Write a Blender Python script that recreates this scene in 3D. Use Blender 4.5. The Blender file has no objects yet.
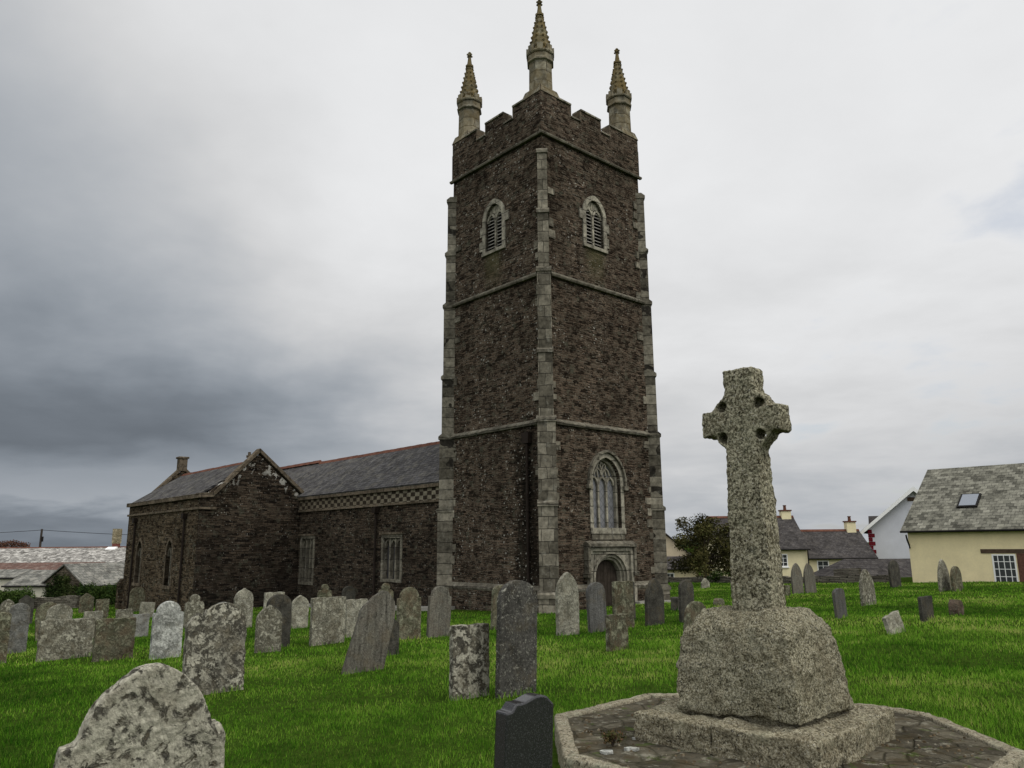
import bpy, bmesh, math, random
import numpy as np
from mathutils import Vector, Matrix, noise as mnoise
random.seed(7)
SC = bpy.context.scene
COL = SC.collection
R = math.radians

# ------------------------------------------------------------------ camera
F_PX, PITCH, ROLL = 772.7, R(11.7527), R(.4893)
EYE = Vector((0, 0, 1.6))
cd = bpy.data.cameras.new('camera'); cam = bpy.data.objects.new('camera', cd); COL.objects.link(cam)
cd.sensor_width = 36; cd.lens = 36*F_PX/1024; cd.clip_start = .05; cd.clip_end = 6000
_r0 = Vector((1, 0, 0)); _u0 = Vector((0, -math.sin(PITCH), math.cos(PITCH))); _f0 = Vector((0, math.cos(PITCH), math.sin(PITCH)))
_c, _s = math.cos(ROLL), math.sin(ROLL)
_r = _c*_r0 - _s*_u0; _u = _s*_r0 + _c*_u0
cam.matrix_world = Matrix(((_r.x, _u.x, -_f0.x, EYE.x), (_r.y, _u.y, -_f0.y, EYE.y), (_r.z, _u.z, -_f0.z, EYE.z), (0, 0, 0, 1)))
SC.camera = cam
SC.render.resolution_x, SC.render.resolution_y = 1024, 768
SC.view_settings.view_transform = 'Standard'; SC.view_settings.look = 'None'
SC.view_settings.gamma = 1; SC.view_settings.exposure = 0.2
SC.view_settings.use_curve_mapping = False

# ------------------------------------------------------------------ node helper
class NT:
    def __init__(s, nt): s.nt = nt
    def new(s, t, **kw):
        n = s.nt.nodes.new(t)
        for k, v in kw.items(): setattr(n, k, v)
        return n
    def put(s, sock, v):
        if isinstance(v, bpy.types.NodeSocket): s.nt.links.new(v, sock)
        elif v is not None:
            if sock.type == 'RGBA' and len(v) == 3: v = (*v, 1)
            sock.default_value = v
    def math(s, op, a, b=0., c=None, clamp=False):
        n = s.new('ShaderNodeMath', operation=op, use_clamp=clamp)
        s.put(n.inputs[0], a); s.put(n.inputs[1], b)
        if c is not None: s.put(n.inputs[2], c)
        return n.outputs[0]
    def vmath(s, op, a, b=None):
        n = s.new('ShaderNodeVectorMath', operation=op); s.put(n.inputs[0], a)
        if b is not None: s.put(n.inputs[1], b)
        return n.outputs[0]
    def noise(s, vec, scale, detail=4, rough=.55, dist=0.):
        n = s.new('ShaderNodeTexNoise'); s.put(n.inputs['Vector'], vec)
        n.inputs['Scale'].default_value = scale; n.inputs['Detail'].default_value = detail
        n.inputs['Roughness'].default_value = rough; n.inputs['Distortion'].default_value = dist
        return n.outputs['Fac']
    def noisec(s, vec, scale, detail=2):
        n = s.new('ShaderNodeTexNoise'); s.put(n.inputs['Vector'], vec)
        n.inputs['Scale'].default_value = scale; n.inputs['Detail'].default_value = detail
        return n.outputs['Color']
    def voro(s, vec, scale, feat='F1', out='Distance', rnd=1.):
        n = s.new('ShaderNodeTexVoronoi', feature=feat); s.put(n.inputs['Vector'], vec)
        n.inputs['Scale'].default_value = scale; n.inputs['Randomness'].default_value = rnd
        return n.outputs[out]
    def ramp(s, fac, pts, interp='LINEAR'):
        n = s.new('ShaderNodeValToRGB'); s.put(n.inputs[0], fac); cr = n.color_ramp; cr.interpolation = interp
        while len(cr.elements) > 1: cr.elements.remove(cr.elements[-1])
        for i, (p, c) in enumerate(pts):
            e = cr.elements[0] if i == 0 else cr.elements.new(p)
            e.position = p
            e.color = (c, c, c, 1) if isinstance(c, (int, float)) else (*c, 1)
        return n.outputs[0]
    def step(s, v, a, b):
        n = s.new('ShaderNodeMapRange', interpolation_type='SMOOTHSTEP')
        s.put(n.inputs[0], v); s.put(n.inputs[1], a); s.put(n.inputs[2], b)
        return n.outputs[0]
    def mix(s, fac, a, b, mode='MIX'):
        n = s.new('ShaderNodeMix', data_type='RGBA', blend_type=mode)
        s.put(n.inputs[0], fac); s.put(n.inputs[6], a); s.put(n.inputs[7], b)
        return n.outputs[2]
    def sep(s, v):
        n = s.new('ShaderNodeSeparateXYZ'); s.put(n.inputs[0], v); return n.outputs
    def comb(s, x, y, z):
        n = s.new('ShaderNodeCombineXYZ'); s.put(n.inputs[0], x); s.put(n.inputs[1], y); s.put(n.inputs[2], z)
        return n.outputs[0]
    def bump(s, h, strength=.5, dist=.02, nrm=None):
        n = s.new('ShaderNodeBump'); s.put(n.inputs['Height'], h)
        n.inputs['Strength'].default_value = strength; n.inputs['Distance'].default_value = dist
        if nrm is not None: s.put(n.inputs['Normal'], nrm)
        return n.outputs[0]
    def scale(s, v, k):
        return s.vmath('MULTIPLY', v, k)
    def obj(s): return s.new('ShaderNodeTexCoord').outputs['Object']

def mat(name):
    m = bpy.data.materials.new(name); m.use_nodes = True
    nt = m.node_tree; b = nt.nodes['Principled BSDF']
    b.inputs['Roughness'].default_value = .95; b.inputs['Specular IOR Level'].default_value = 0.
    return m, NT(nt), b

# ------------------------------------------------------------------ world and sun
w = bpy.data.worlds.new('World'); SC.world = w; w.use_nodes = True
SUN_EL, SUN_AZ = R(48), R(118)          # azimuth measured clockwise from +Y (view direction)
N = NT(w.node_tree); bg = w.node_tree.nodes['Background']; bg.inputs['Strength'].default_value = .1
sky = N.new('ShaderNodeTexSky', sky_type='NISHITA', sun_disc=False)
sky.sun_elevation = SUN_EL; sky.sun_rotation = SUN_AZ; sky.air_density = 1.; sky.dust_density = 1.5
d = N.new('ShaderNodeTexCoord').outputs['Generated']
dx, dy, dz = N.sep(d)
zz = N.math('MAXIMUM', dz, 0.)
pl = N.math('ADD', zz, .16)
cv = N.comb(N.math('DIVIDE', dx, pl), N.math('DIVIDE', dy, pl), 0.)
n1 = N.noise(cv, .55, 6, .52, .25)
n2 = N.noise(N.vmath('ADD', cv, (7.3, 2.1, .4)), 1.7, 7, .56, .15)
n3 = N.noise(N.vmath('ADD', d, (3.3, 1.1, .7)), 2.6, 5, .5, .2)
az = N.math('ARCTAN2', dx, dy)                        # 0 ahead, + to the right
# slow change over the dome: bright overhead and right, dark rain cloud low on the left
wob = N.math('MULTIPLY', N.math('SUBTRACT', n1, .5), .55)
wob2 = N.math('SUBTRACT', n3, .5)
azw = N.math('ADD', N.math('ADD', az, wob), N.math('MULTIPLY', wob2, .35))
el0 = N.math('ARCSINE', dz)
elv = N.math('ADD', el0, N.math('MULTIPLY', N.math('MULTIPLY', wob2, .20), N.step(el0, .03, .2)))
elv = N.math('ADD', elv, N.math('MULTIPLY', N.math('SUBTRACT', n2, .5), .07))
lr = N.ramp(elv, [(0, .17), (.03, .20), (.055, .33), (.078, .29), (.108, .155), (.15, .165), (.21, .23), (.30, .31), (.45, .38), (.62, .47), (1, .62)])
rr_ = N.ramp(elv, [(0, .40), (.05, .44), (.10, .51), (.16, .58), (.26, .65), (.45, .70), (.62, .70), (1, .74)])
ebr = N.math('MULTIPLY_ADD', elv, -.75, .09)            # the dark bank reaches further right near the horizon
side = N.step(N.math('SUBTRACT', azw, ebr), -.58, .10)
back = N.step(N.math('ABSOLUTE', az), 1.0, 1.9)         # unseen sky behind the viewer, brightened to put more light on the ground
side = N.math('MAXIMUM', side, back)
val = N.sep(N.mix(side, lr, rr_))[0]
val = N.math('MULTIPLY', val, N.math('MULTIPLY_ADD', back, .7, 1.))
val = N.math('MULTIPLY', val, N.math('MULTIPLY_ADD', N.step(el0, .72, 1.2), .5, 1.))  # overhead sky above the frame also brightened for more ground light
tex = N.math('MULTIPLY_ADD', N.math('SUBTRACT', n2, .5), .50, 1.)
tex2 = N.math('MULTIPLY_ADD', N.math('SUBTRACT', n1, .5), .25, 1.)
tfade = N.math('SUBTRACT', 1., N.math('MULTIPLY', N.step(elv, .18, .55), .52))
texm = N.math('MULTIPLY_ADD', N.math('SUBTRACT', N.math('MULTIPLY', tex, tex2), 1.), tfade, 1.)
val = N.math('MULTIPLY', N.math('MULTIPLY', val, texm), 10.)
tint = N.mix(N.step(val, 1.0, 6.0), (.86, .985, 1.14), (.992, 1.0, 1.012))
cloud = N.mix(1., tint, N.comb(val, val, val), 'MULTIPLY')
gap = N.step(N.math('MULTIPLY', n2, N.step(az, .0, .4)), .56, .72)
cov = N.math('SUBTRACT', 1., N.math('MULTIPLY', gap, .34))
below = N.step(dz, -.08, -.01)
skyc = N.mix(cov, sky.outputs[0], cloud)
skyc = N.mix(below, (.35, .4, .3), skyc)
N.put(bg.inputs['Color'], skyc)
sl = bpy.data.lights.new('sun', 'SUN'); sl.energy = 1.3; sl.angle = R(24); sl.color = (1, .95, .86)
so = bpy.data.objects.new('sun', sl); COL.objects.link(so)
sd = Vector((math.sin(SUN_AZ)*math.cos(SUN_EL), math.cos(SUN_AZ)*math.cos(SUN_EL), math.sin(SUN_EL)))
so.rotation_euler = sd.to_track_quat('Z', 'Y').to_euler(); so.location = sd*60

# ------------------------------------------------------------------ geometry helpers
def ray(px, py):
    u, v = px-512, py-384
    x = _c*u-_s*v; y = _s*u+_c*v
    return x/F_PX*_r0 - y/F_PX*_u0 + _f0
def gplane(x, y): return .0286*x-.0265*y
def ground(x, y):
    xx = min(max(x, -60), 60); yy = min(max(y, -15), 75)
    z = gplane(xx, yy)
    k = 1 if (abs(x) < 60 and y < 70) else 0
    q = max(0., 1-math.hypot(x-2.1, y-7)/3.2)
    b = .10*(mnoise.noise(Vector((x*.16, y*.16, 3.1))))+.045*mnoise.noise(Vector((x*.55, y*.55, 9.)))
    m = .16*math.exp(-((x-6.6)/1.6)**2-((y-9.3)/1.3)**2)
    return z+(b*(1-min(1, q*1.6))+m)*k
def hit(px, py):
    d = ray(px, py); t = -1.6/(d.z-.0286*d.x+.0265*d.y); p = EYE+t*d
    for _ in range(6):
        p2z = ground(p.x, p.y)
        t = (p2z-EYE.z)/d.z if abs(d.z) > 1e-4 else t
        t = min(max(t, 1), 90)
        p = EYE+t*d
    return Vector((p.x, p.y, ground(p.x, p.y)))
def at(px, py, Y):
    d = ray(px, py); return EYE+d*(Y/d.y)

class MB:
    def __init__(s): s.v = []; s.f = []; s.mi = []
    def add(s, vs, fs, mi=0):
        o = len(s.v); s.v += [tuple(v) for v in vs]; s.f += [tuple(i+o for i in f) for f in fs]; s.mi += [mi]*len(fs); return s
    def box(s, x0, x1, y0, y1, z0, z1, mi=0):
        v = [(x0, y0, z0), (x1, y0, z0), (x1, y1, z0), (x0, y1, z0), (x0, y0, z1), (x1, y0, z1), (x1, y1, z1), (x0, y1, z1)]
        return s.add(v, [(0, 3, 2, 1), (4, 5, 6, 7), (0, 1, 5, 4), (1, 2, 6, 5), (2, 3, 7, 6), (3, 0, 4, 7)], mi)
    def hexa(s, b, t, mi=0):           # four bottom points, four top points
        return s.add(list(b)+list(t), [(0, 3, 2, 1), (4, 5, 6, 7), (0, 1, 5, 4), (1, 2, 6, 5), (2, 3, 7, 6), (3, 0, 4, 7)], mi)
    def prism(s, poly, fn, d0, d1, mi=0):   # poly of (u,z); fn(u,d,z) -> point
        n = len(poly); v = [fn(u, d0, z) for u, z in poly]+[fn(u, d1, z) for u, z in poly]
        return s.add(v, [tuple(range(n))[::-1], tuple(range(n, 2*n))]+[(i, (i+1) % n, n+(i+1) % n, n+i) for i in range(n)], mi)
    def ring(s, A, B, fn, d0, d1, mi=0, closed=False):  # band between two equal-length polylines
        n = len(A); v = []
        for P in (A, B):
            for dd in (d0, d1): v += [fn(u, dd, z) for u, z in P]
        f = []
        for i in range(n if closed else n-1):
            j = (i+1) % n
            f += [(n+i, n+j, 3*n+j, 3*n+i), (i, 2*n+i, 2*n+j, j), (i, j, n+j, n+i), (2*n+i, 3*n+i, 3*n+j, 2*n+j)]
        if not closed: f += [(0, n, 3*n, 2*n), (n-1, 3*n-1, 4*n-1, 2*n-1)]
        return s.add(v, f, mi)
    def bar(s, pts, wd, fn, d0, d1, mi=0):  # flat bar following a polyline in (u,z)
        A = []; B = []
        for i, p in enumerate(pts):
            a = Vector(pts[max(i-1, 0)]); b = Vector(pts[min(i+1, len(pts)-1)])
            t = (b-a).normalized(); nn = Vector((-t.y, t.x))*wd/2; q = Vector(p)
            A.append(tuple(q+nn)); B.append(tuple(q-nn))
        return s.ring(A, B, fn, d0, d1, mi)
    def tube(s, pts, rad, n=8, mi=0, cap=True):
        pts = [Vector(p) for p in pts]; rr = rad if isinstance(rad, (list, tuple)) else [rad]*len(pts); v = []; f = []
        for i, p in enumerate(pts):
            t = (pts[min(i+1, len(pts)-1)]-pts[max(i-1, 0)]).normalized()
            a = t.orthogonal().normalized() if abs(t.z) > .98 else t.cross(Vector((0, 0, 1))).normalized()
            b = t.cross(a)
            v += [p+rr[i]*(math.cos(2*math.pi*k/n)*a+math.sin(2*math.pi*k/n)*b) for k in range(n)]
        for i in range(len(pts)-1):
            f += [(i*n+k, i*n+(k+1) % n, (i+1)*n+(k+1) % n, (i+1)*n+k) for k in range(n)]
        if cap: f += [tuple(range(n))[::-1], tuple(range((len(pts)-1)*n, len(pts)*n))]
        return s.add(v, f, mi)
    def lathe(s, prof, cx, cy, n=8, rot=0., mi=0):   # prof of (r,z)
        v = []; f = []
        for r_, z in prof: v += [(cx+r_*math.cos(rot+2*math.pi*k/n), cy+r_*math.sin(rot+2*math.pi*k/n), z) for k in range(n)]
        for i in range(len(prof)-1): f += [(i*n+k, i*n+(k+1) % n, (i+1)*n+(k+1) % n, (i+1)*n+k) for k in range(n)]
        f += [tuple(range(n))[::-1], tuple(range((len(prof)-1)*n, len(prof)*n))]
        return s.add(v, f, mi)
    def build(s, name, mats, parent=None, bevel=0., smooth=False):
        me = bpy.data.meshes.new(name); me.from_pydata(s.v, [], s.f)
        ml = mats if isinstance(mats, (list, tuple)) else [mats]
        for m in ml: me.materials.append(m)
        if len(ml) > 1: me.polygons.foreach_set('material_index', s.mi)
        bm = bmesh.new(); bm.from_mesh(me); bmesh.ops.recalc_face_normals(bm, faces=bm.faces)
        if bevel: bmesh.ops.bevel(bm, geom=bm.edges[:], offset=bevel, segments=2, affect='EDGES', clamp_overlap=True, profile=.6)
        bm.to_mesh(me); bm.free()
        if smooth: me.polygons.foreach_set('use_smooth', [True]*len(me.polygons))
        o = bpy.data.objects.new(name, me); COL.objects.link(o)
        if parent is not None: o.parent = parent
        return o
def tag(o, label=None, cat=None, group=None, kind=None):
    if label: o['label'] = label
    if cat: o['category'] = cat
    if group: o['group'] = group
    if kind: o['kind'] = kind
    return o
def empty(name, loc, rz=0.):
    o = bpy.data.objects.new(name, None); COL.objects.link(o); o.location = loc; o.rotation_euler = (0, 0, rz); o.empty_display_size = .2
    return o
def evaluated(o):
    dg = bpy.context.evaluated_depsgraph_get(); dg.update()
    me = bpy.data.meshes.new_from_object(o.evaluated_get(dg)); old = o.data; nm = o.name
    o.modifiers.clear(); o.data = me; bpy.data.meshes.remove(old); me.name = nm
def carve(o, cutters):
    for c in cutters:
        m = o.modifiers.new('cut', 'BOOLEAN'); m.operation = 'DIFFERENCE'; m.object = c; m.solver = 'EXACT'
    bpy.context.view_layer.update(); evaluated(o)
    for c in cutters:
        me = c.data; bpy.data.objects.remove(c); bpy.data.meshes.remove(me)
def rough(o, voxel, amps, smooth_it=2, seed=0.):
    """remesh a blocky mesh and weather its surface with real displacement"""
    m = o.modifiers.new('r', 'REMESH'); m.mode = 'VOXEL'; m.voxel_size = voxel
    if smooth_it:
        s_ = o.modifiers.new('s', 'SMOOTH'); s_.iterations = smooth_it; s_.factor = .5
    bpy.context.view_layer.update(); evaluated(o)
    me = o.data; n = len(me.vertices); co = np.empty(n*3, 'f'); me.vertices.foreach_get('co', co); co = co.reshape(-1, 3)
    nr = np.empty(n*3, 'f'); me.vertices.foreach_get('normal', nr); nr = nr.reshape(-1, 3)
    for i in range(n):
        p = Vector(co[i]); h = 0
        for sc, am in amps: h += am*mnoise.noise(p*sc+Vector((seed, seed*1.7, 0)))
        co[i] += nr[i]*h
    me.vertices.foreach_set('co', co.ravel()); me.polygons.foreach_set('use_smooth', [True]*len(me.polygons)); me.update()

def arch(cx, wd, z0, zs, za, n=10, flat=1.0):
    """pointed arch outline from bottom left over the apex to bottom right"""
    h = wd/2; rise = za-zs; pts = [(cx-h, z0)]
    rad = (h*h+rise*rise)/(2*h)          # circle through springing and apex, centre on the springing line
    a1 = math.atan2(rise, rad-h) if rise > 0 else 0
    for k in range(n+1):
        a = a1*k/n; pts.append((cx-h+rad-rad*math.cos(a), zs+rad*math.sin(a)))
    r = [(2*cx-u, z) for u, z in pts[::-1]][1:]
    return pts+r

# ------------------------------------------------------------------ materials
def wall_vec(n, sgn=1.):
    x, y, z = n.sep(n.obj())
    return n.comb(n.math('MULTIPLY_ADD', y, sgn, x), z, 0.), z
def brick(n, vec, bw, rh, mortar, c1, c2, cm, off=.5, smooth=.2, bias=0.):
    b = n.new('ShaderNodeTexBrick'); n.put(b.inputs['Vector'], vec); b.offset = off; b.squash = 1.
    n.put(b.inputs['Color1'], c1); n.put(b.inputs['Color2'], c2); n.put(b.inputs['Mortar'], cm)
    b.inputs['Scale'].default_value = 1; b.inputs['Mortar Size'].default_value = mortar; b.inputs['Mortar Smooth'].default_value = smooth
    b.inputs['Bias'].default_value = bias; b.inputs['Brick Width'].default_value = bw; b.inputs['Row Height'].default_value = rh
    return b.outputs['Color'], b.outputs['Fac']
def rubble(name, c1, c2, cm, spots=.5, low_dark=None, k=1., crust=False, stain=False):
    m, n, b = mat(name); o = n.obj(); v, z = wall_vec(n)
    dist = n.vmath('SUBTRACT', n.noisec(o, 1.7, 3), (.5, .5, .5))
    dist2 = n.vmath('SUBTRACT', n.noisec(o, 7., 2), (.5, .5, .5))
    v = n.vmath('ADD', v, n.vmath('ADD', n.scale(dist, (.34, .05, 0)), n.scale(dist2, (.08, .018, 0))))
    cmx = n.mix(n.step(n.noise(o, 3.3, 4, .7), .44, .58), (.007, .006, .005), cm)
    ca, fa = brick(n, v, .30*k, .088*k, .011, c1, c2, cmx, .5, .1)
    cb, fb = brick(n, n.vmath('ADD', v, (.13, .04, 0)), .40*k, .118*k, .014, c1, c2, cmx, .41, .1)
    sel = n.step(n.noise(o, .75, 3), .46, .54)
    c = n.mix(sel, ca, cb); f = n.mix(sel, fa, fb)
    c = n.mix(1., c, n.ramp(n.noise(n.scale(o, (1, 1, 1.6)), 11., 6, .75), [(.28, .55), (.5, .98), (.72, 1.5)]), 'MULTIPLY')
    c = n.mix(1., c, n.ramp(n.noise(o, .45, 4, .6), [(.3, .72), (.72, 1.3)]), 'MULTIPLY')
    c = n.mix(n.math('MULTIPLY', n.step(n.noise(o, 3.1, 3), .56, .7), .5), c, (.085, .085, .062))   # grey lichen bloom
    # scattered pale stones and white lichen
    vd = n.voro(n.vmath('ADD', o, n.scale(dist2, (.12, .12, .12))), 5.0)
    ox, oy, oz = n.sep(o)
    area = n.noise(o, .9, 3)
    area = n.math('ADD', area, n.math('MULTIPLY', n.math('LESS_THAN', ox, .3), .08))
    if crust:
        ln = n.math('SUBTRACT', n.math('MULTIPLY_ADD', n.math('ABSOLUTE', n.math('ADD', ox, 2.45)), .74, oz), 6.35)
        cmask = n.math('MULTIPLY', n.step(ln, -1.15, -.15), n.math('MULTIPLY', n.math('LESS_THAN', ox, -.1), n.math('GREATER_THAN', oz, 4.1)))
        blob = n.step(n.math('MULTIPLY_ADD', cmask, .13, n.noise(n.vmath('ADD', o, (3.3, 0, 1.2)), 2.6, 5, .65, .5)), .655, .68)
        c = n.mix(n.math('MULTIPLY', n.math('MULTIPLY', blob, cmask), .9), c, (.40, .39, .35))
    if stain:      # wet black algae and white lichen beside the rainwater pipe, green runs under the belfry sills
        nf = n.math('LESS_THAN', ox, .2); nz_ = n.math('SUBTRACT', n.noise(n.scale(o, (1, 1, .35)), 1.6, 4, .65), .5)
        yy = n.math('ADD', oy, n.math('MULTIPLY', nz_, 1.6))
        st_ = n.math('MULTIPLY', n.math('MULTIPLY', nf, n.math('SUBTRACT', 1., n.step(n.math('ABSOLUTE', n.math('SUBTRACT', yy, 1.05)), .35, .75))), n.math('SUBTRACT', 1., n.step(oz, 4., 7.)))
        c = n.mix(n.math('MULTIPLY', st_, .72), c, (.006, .0055, .0045))
        sp_ = n.math('MULTIPLY', n.math('MULTIPLY', nf, n.math('SUBTRACT', 1., n.step(n.math('ABSOLUTE', n.math('SUBTRACT', yy, 1.75)), .2, .6))), n.math('SUBTRACT', 1., n.step(oz, 3.5, 5.5)))
        area = n.math('ADD', area, n.math('MULTIPLY', sp_, .35))
        gw_ = n.math('MULTIPLY', n.math('SUBTRACT', 1., n.step(n.math('ABSOLUTE', n.math('ADD', n.math('SUBTRACT', n.math('ADD', ox, oy), 3.05), n.math('MULTIPLY', nz_, .5))), .15, .75)), n.math('MULTIPLY', n.step(oz, 11.6, 13.4), n.math('LESS_THAN', oz, 13.5)))
        c = n.mix(n.math('MULTIPLY', gw_, .6), c, (.085, .08, .04))
    th = n.math('MULTIPLY_ADD', n.step(area, .40, .68), .15*spots, .02*spots)
    c = n.mix(n.math('MULTIPLY', n.math('LESS_THAN', vd, th), .75), c, (.30, .29, .25))
    vd2 = n.voro(o, 9.); c = n.mix(n.math('MULTIPLY', n.math('LESS_THAN', vd2, .16), n.math('MULTIPLY', n.step(area, .4, .6), .6*spots, clamp=True)), c, (.24, .23, .20))
    if low_dark:  # wall colour gets darker towards the bottom, with a noisy upper edge
        dz_ = n.math('SUBTRACT', 1., n.step(n.math('ADD', z, n.math('MULTIPLY', n.noise(o, .5, 3), 3.)), low_dark[0], low_dark[1]))
        c = n.mix(n.math('MULTIPLY', dz_, low_dark[2]), c, (.012, .011, .010))
    n.put(b.inputs['Base Color'], c)
    h = n.math('ADD', n.math('MULTIPLY', f, -1.), n.math('MULTIPLY', n.noise(o, 9, 5, .65), .9))
    n.put(b.inputs['Normal'], n.bump(h, 1., .05))
    return m
def ashlar(name, c1, c2, sgn=1., bw=.62, rh=.43, lich=(.34, .33, .28), amt=.5, cm=(.03, .027, .022), ochre=0.):
    m, n, b = mat(name); o = n.obj(); v, z = wall_vec(n, sgn)
    v = n.vmath('ADD', v, n.scale(n.vmath('SUBTRACT', n.noisec(o, 1.1, 2), (.5, .5, .5)), (.3, .16, 0)))
    c, f = brick(n, v, bw, rh, .014, c1, c2, cm, .5, .1)
    c = n.mix(1., c, n.ramp(n.noise(o, 6, 5, .65), [(.28, .45), (.72, 1.6)]), 'MULTIPLY')
    c = n.mix(1., c, n.ramp(n.noise(o, 1.1, 4, .6), [(.3, .65), (.7, 1.3)]), 'MULTIPLY')
    c = n.mix(n.math('MULTIPLY', n.step(n.noise(o, 4.3, 6, .7), .55, .66), amt), c, lich)
    c = n.mix(n.math('MULTIPLY', n.step(n.noise(n.vmath('ADD', o, (5, 3, 1)), 2.3, 5, .7), .56, .7), .6), c, (.045, .042, .036))
    if ochre:
        c = n.mix(n.math('MULTIPLY', n.step(n.noise(n.vmath('ADD', o, (1, 8, 2)), 2.0, 5, .7), .36, .6), ochre), c, (.15, .105, .038))
    n.put(b.inputs['Base Color'], c)
    n.put(b.inputs['Normal'], n.bump(n.math('ADD', n.math('MULTIPLY', f, -.8), n.noise(o, 14, 5, .65)), .5, .02))
    return m
def plain(name, col, rough_=.8, var=.25, sc=3., spec=.05, bump=.0):
    m, n, b = mat(name); o = n.obj()
    c = n.mix(1., col, n.ramp(n.noise(o, sc, 5, .6), [(.28, 1-var), (.72, 1+var)]), 'MULTIPLY')
    c = n.mix(1., c, n.ramp(n.noise(o, sc*9, 3, .6), [(.28, 1-var*.5), (.72, 1+var*.5)]), 'MULTIPLY')
    n.put(b.inputs['Base Color'], c); b.inputs['Roughness'].default_value = rough_; b.inputs['Specular IOR Level'].default_value = spec
    if bump: n.put(b.inputs['Normal'], n.bump(n.noise(o, sc*6, 4), bump, .02))
    return m
def slate_roof(name, c1, c2, lich, amt, rh=.17, bw=.26, axis='x', k=1.):
    """axis: the local axis that runs along the eaves"""
    m, n, b = mat(name); o = n.obj(); x, y, z = n.sep(o)
    u = x if axis == 'x' else y
    v = n.comb(u, n.math('MULTIPLY', z, 1.45), 0.)
    v = n.vmath('ADD', v, n.scale(n.vmath('SUBTRACT', n.noisec(o, 3., 2), (.5, .5, .5)), (.06, .02, 0)))
    c, f = brick(n, v, bw, rh, .008, c1, c2, (.02, .02, .022))
    c = n.mix(1., c, n.ramp(n.noise(o, 8, 4, .6), [(.3, .7), (.7, 1.3)]), 'MULTIPLY')
    c = n.mix(1., c, n.ramp(n.noise(n.scale(o, (1, 1, .35)), 1.1, 4, .6), [(.3, .75), (.7, 1.25)]), 'MULTIPLY')
    c = n.mix(n.math('MULTIPLY', n.step(n.noise(n.vmath('ADD', o, (3, 5, 2)), 2.2, 7, .72), .50, .60), amt), c, lich)
    c = n.mix(n.math('MULTIPLY', n.step(n.noise(n.vmath('ADD', o, (8, 1, 2)), 1.5, 7, .75), .54, .62), amt*.8), c, (.05, .045, .038))
    # lower lip of each course
    zz_ = n.math('FRACT', n.math('DIVIDE', n.sep(v)[1], rh))
    n.put(b.inputs['Base Color'], c); b.inputs['Roughness'].default_value = .7
    h = n.math('ADD', n.math('MULTIPLY', zz_, -1.), n.math('MULTIPLY', f, -.6))
    n.put(b.inputs['Normal'], n.bump(h, .6, .02*k))
    return m
def granite(name, base, light, dark, grain=55., lich=(.32, .33, .24), amt=.35, brown=.3):
    m, n, b = mat(name); o = n.obj()
    c = n.mix(n.step(n.noise(o, grain, 3, .8), .42, .58), base, light)
    c = n.mix(n.math('MULTIPLY', n.step(n.noise(n.vmath('ADD', o, (4, 1, 6)), grain*.75, 3, .7), .53, .62), .85), c, dark)
    c = n.mix(n.math('MULTIPLY', n.step(n.noise(n.vmath('ADD', o, (9, 2, 3)), grain*.33, 5, .75), .50, .66), .6), c, dark)
    c = n.mix(n.math('MULTIPLY', n.math('LESS_THAN', n.voro(o, grain*.55), .17), .5), c, (.42, .41, .36))
    c = n.mix(n.math('MULTIPLY', n.step(n.noise(n.vmath('ADD', o, (2, 7, 1)), 5., 5, .7), .48, .66), amt), c, lich)
    c = n.mix(n.math('MULTIPLY', n.step(n.noise(n.vmath('ADD', o, (8, 7, 1)), 3.2, 5, .7), .45, .7), brown), c, (.075, .06, .035))
    n.put(b.inputs['Base Color'], c)
    h = n.math('ADD', n.noise(o, grain*.5, 5, .7), n.math('MULTIPLY', n.noise(o, 16, 4), .8))
    n.put(b.inputs['Normal'], n.bump(h, .9, .016))
    b.inputs['Specular IOR Level'].default_value = .0
    return m
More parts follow.
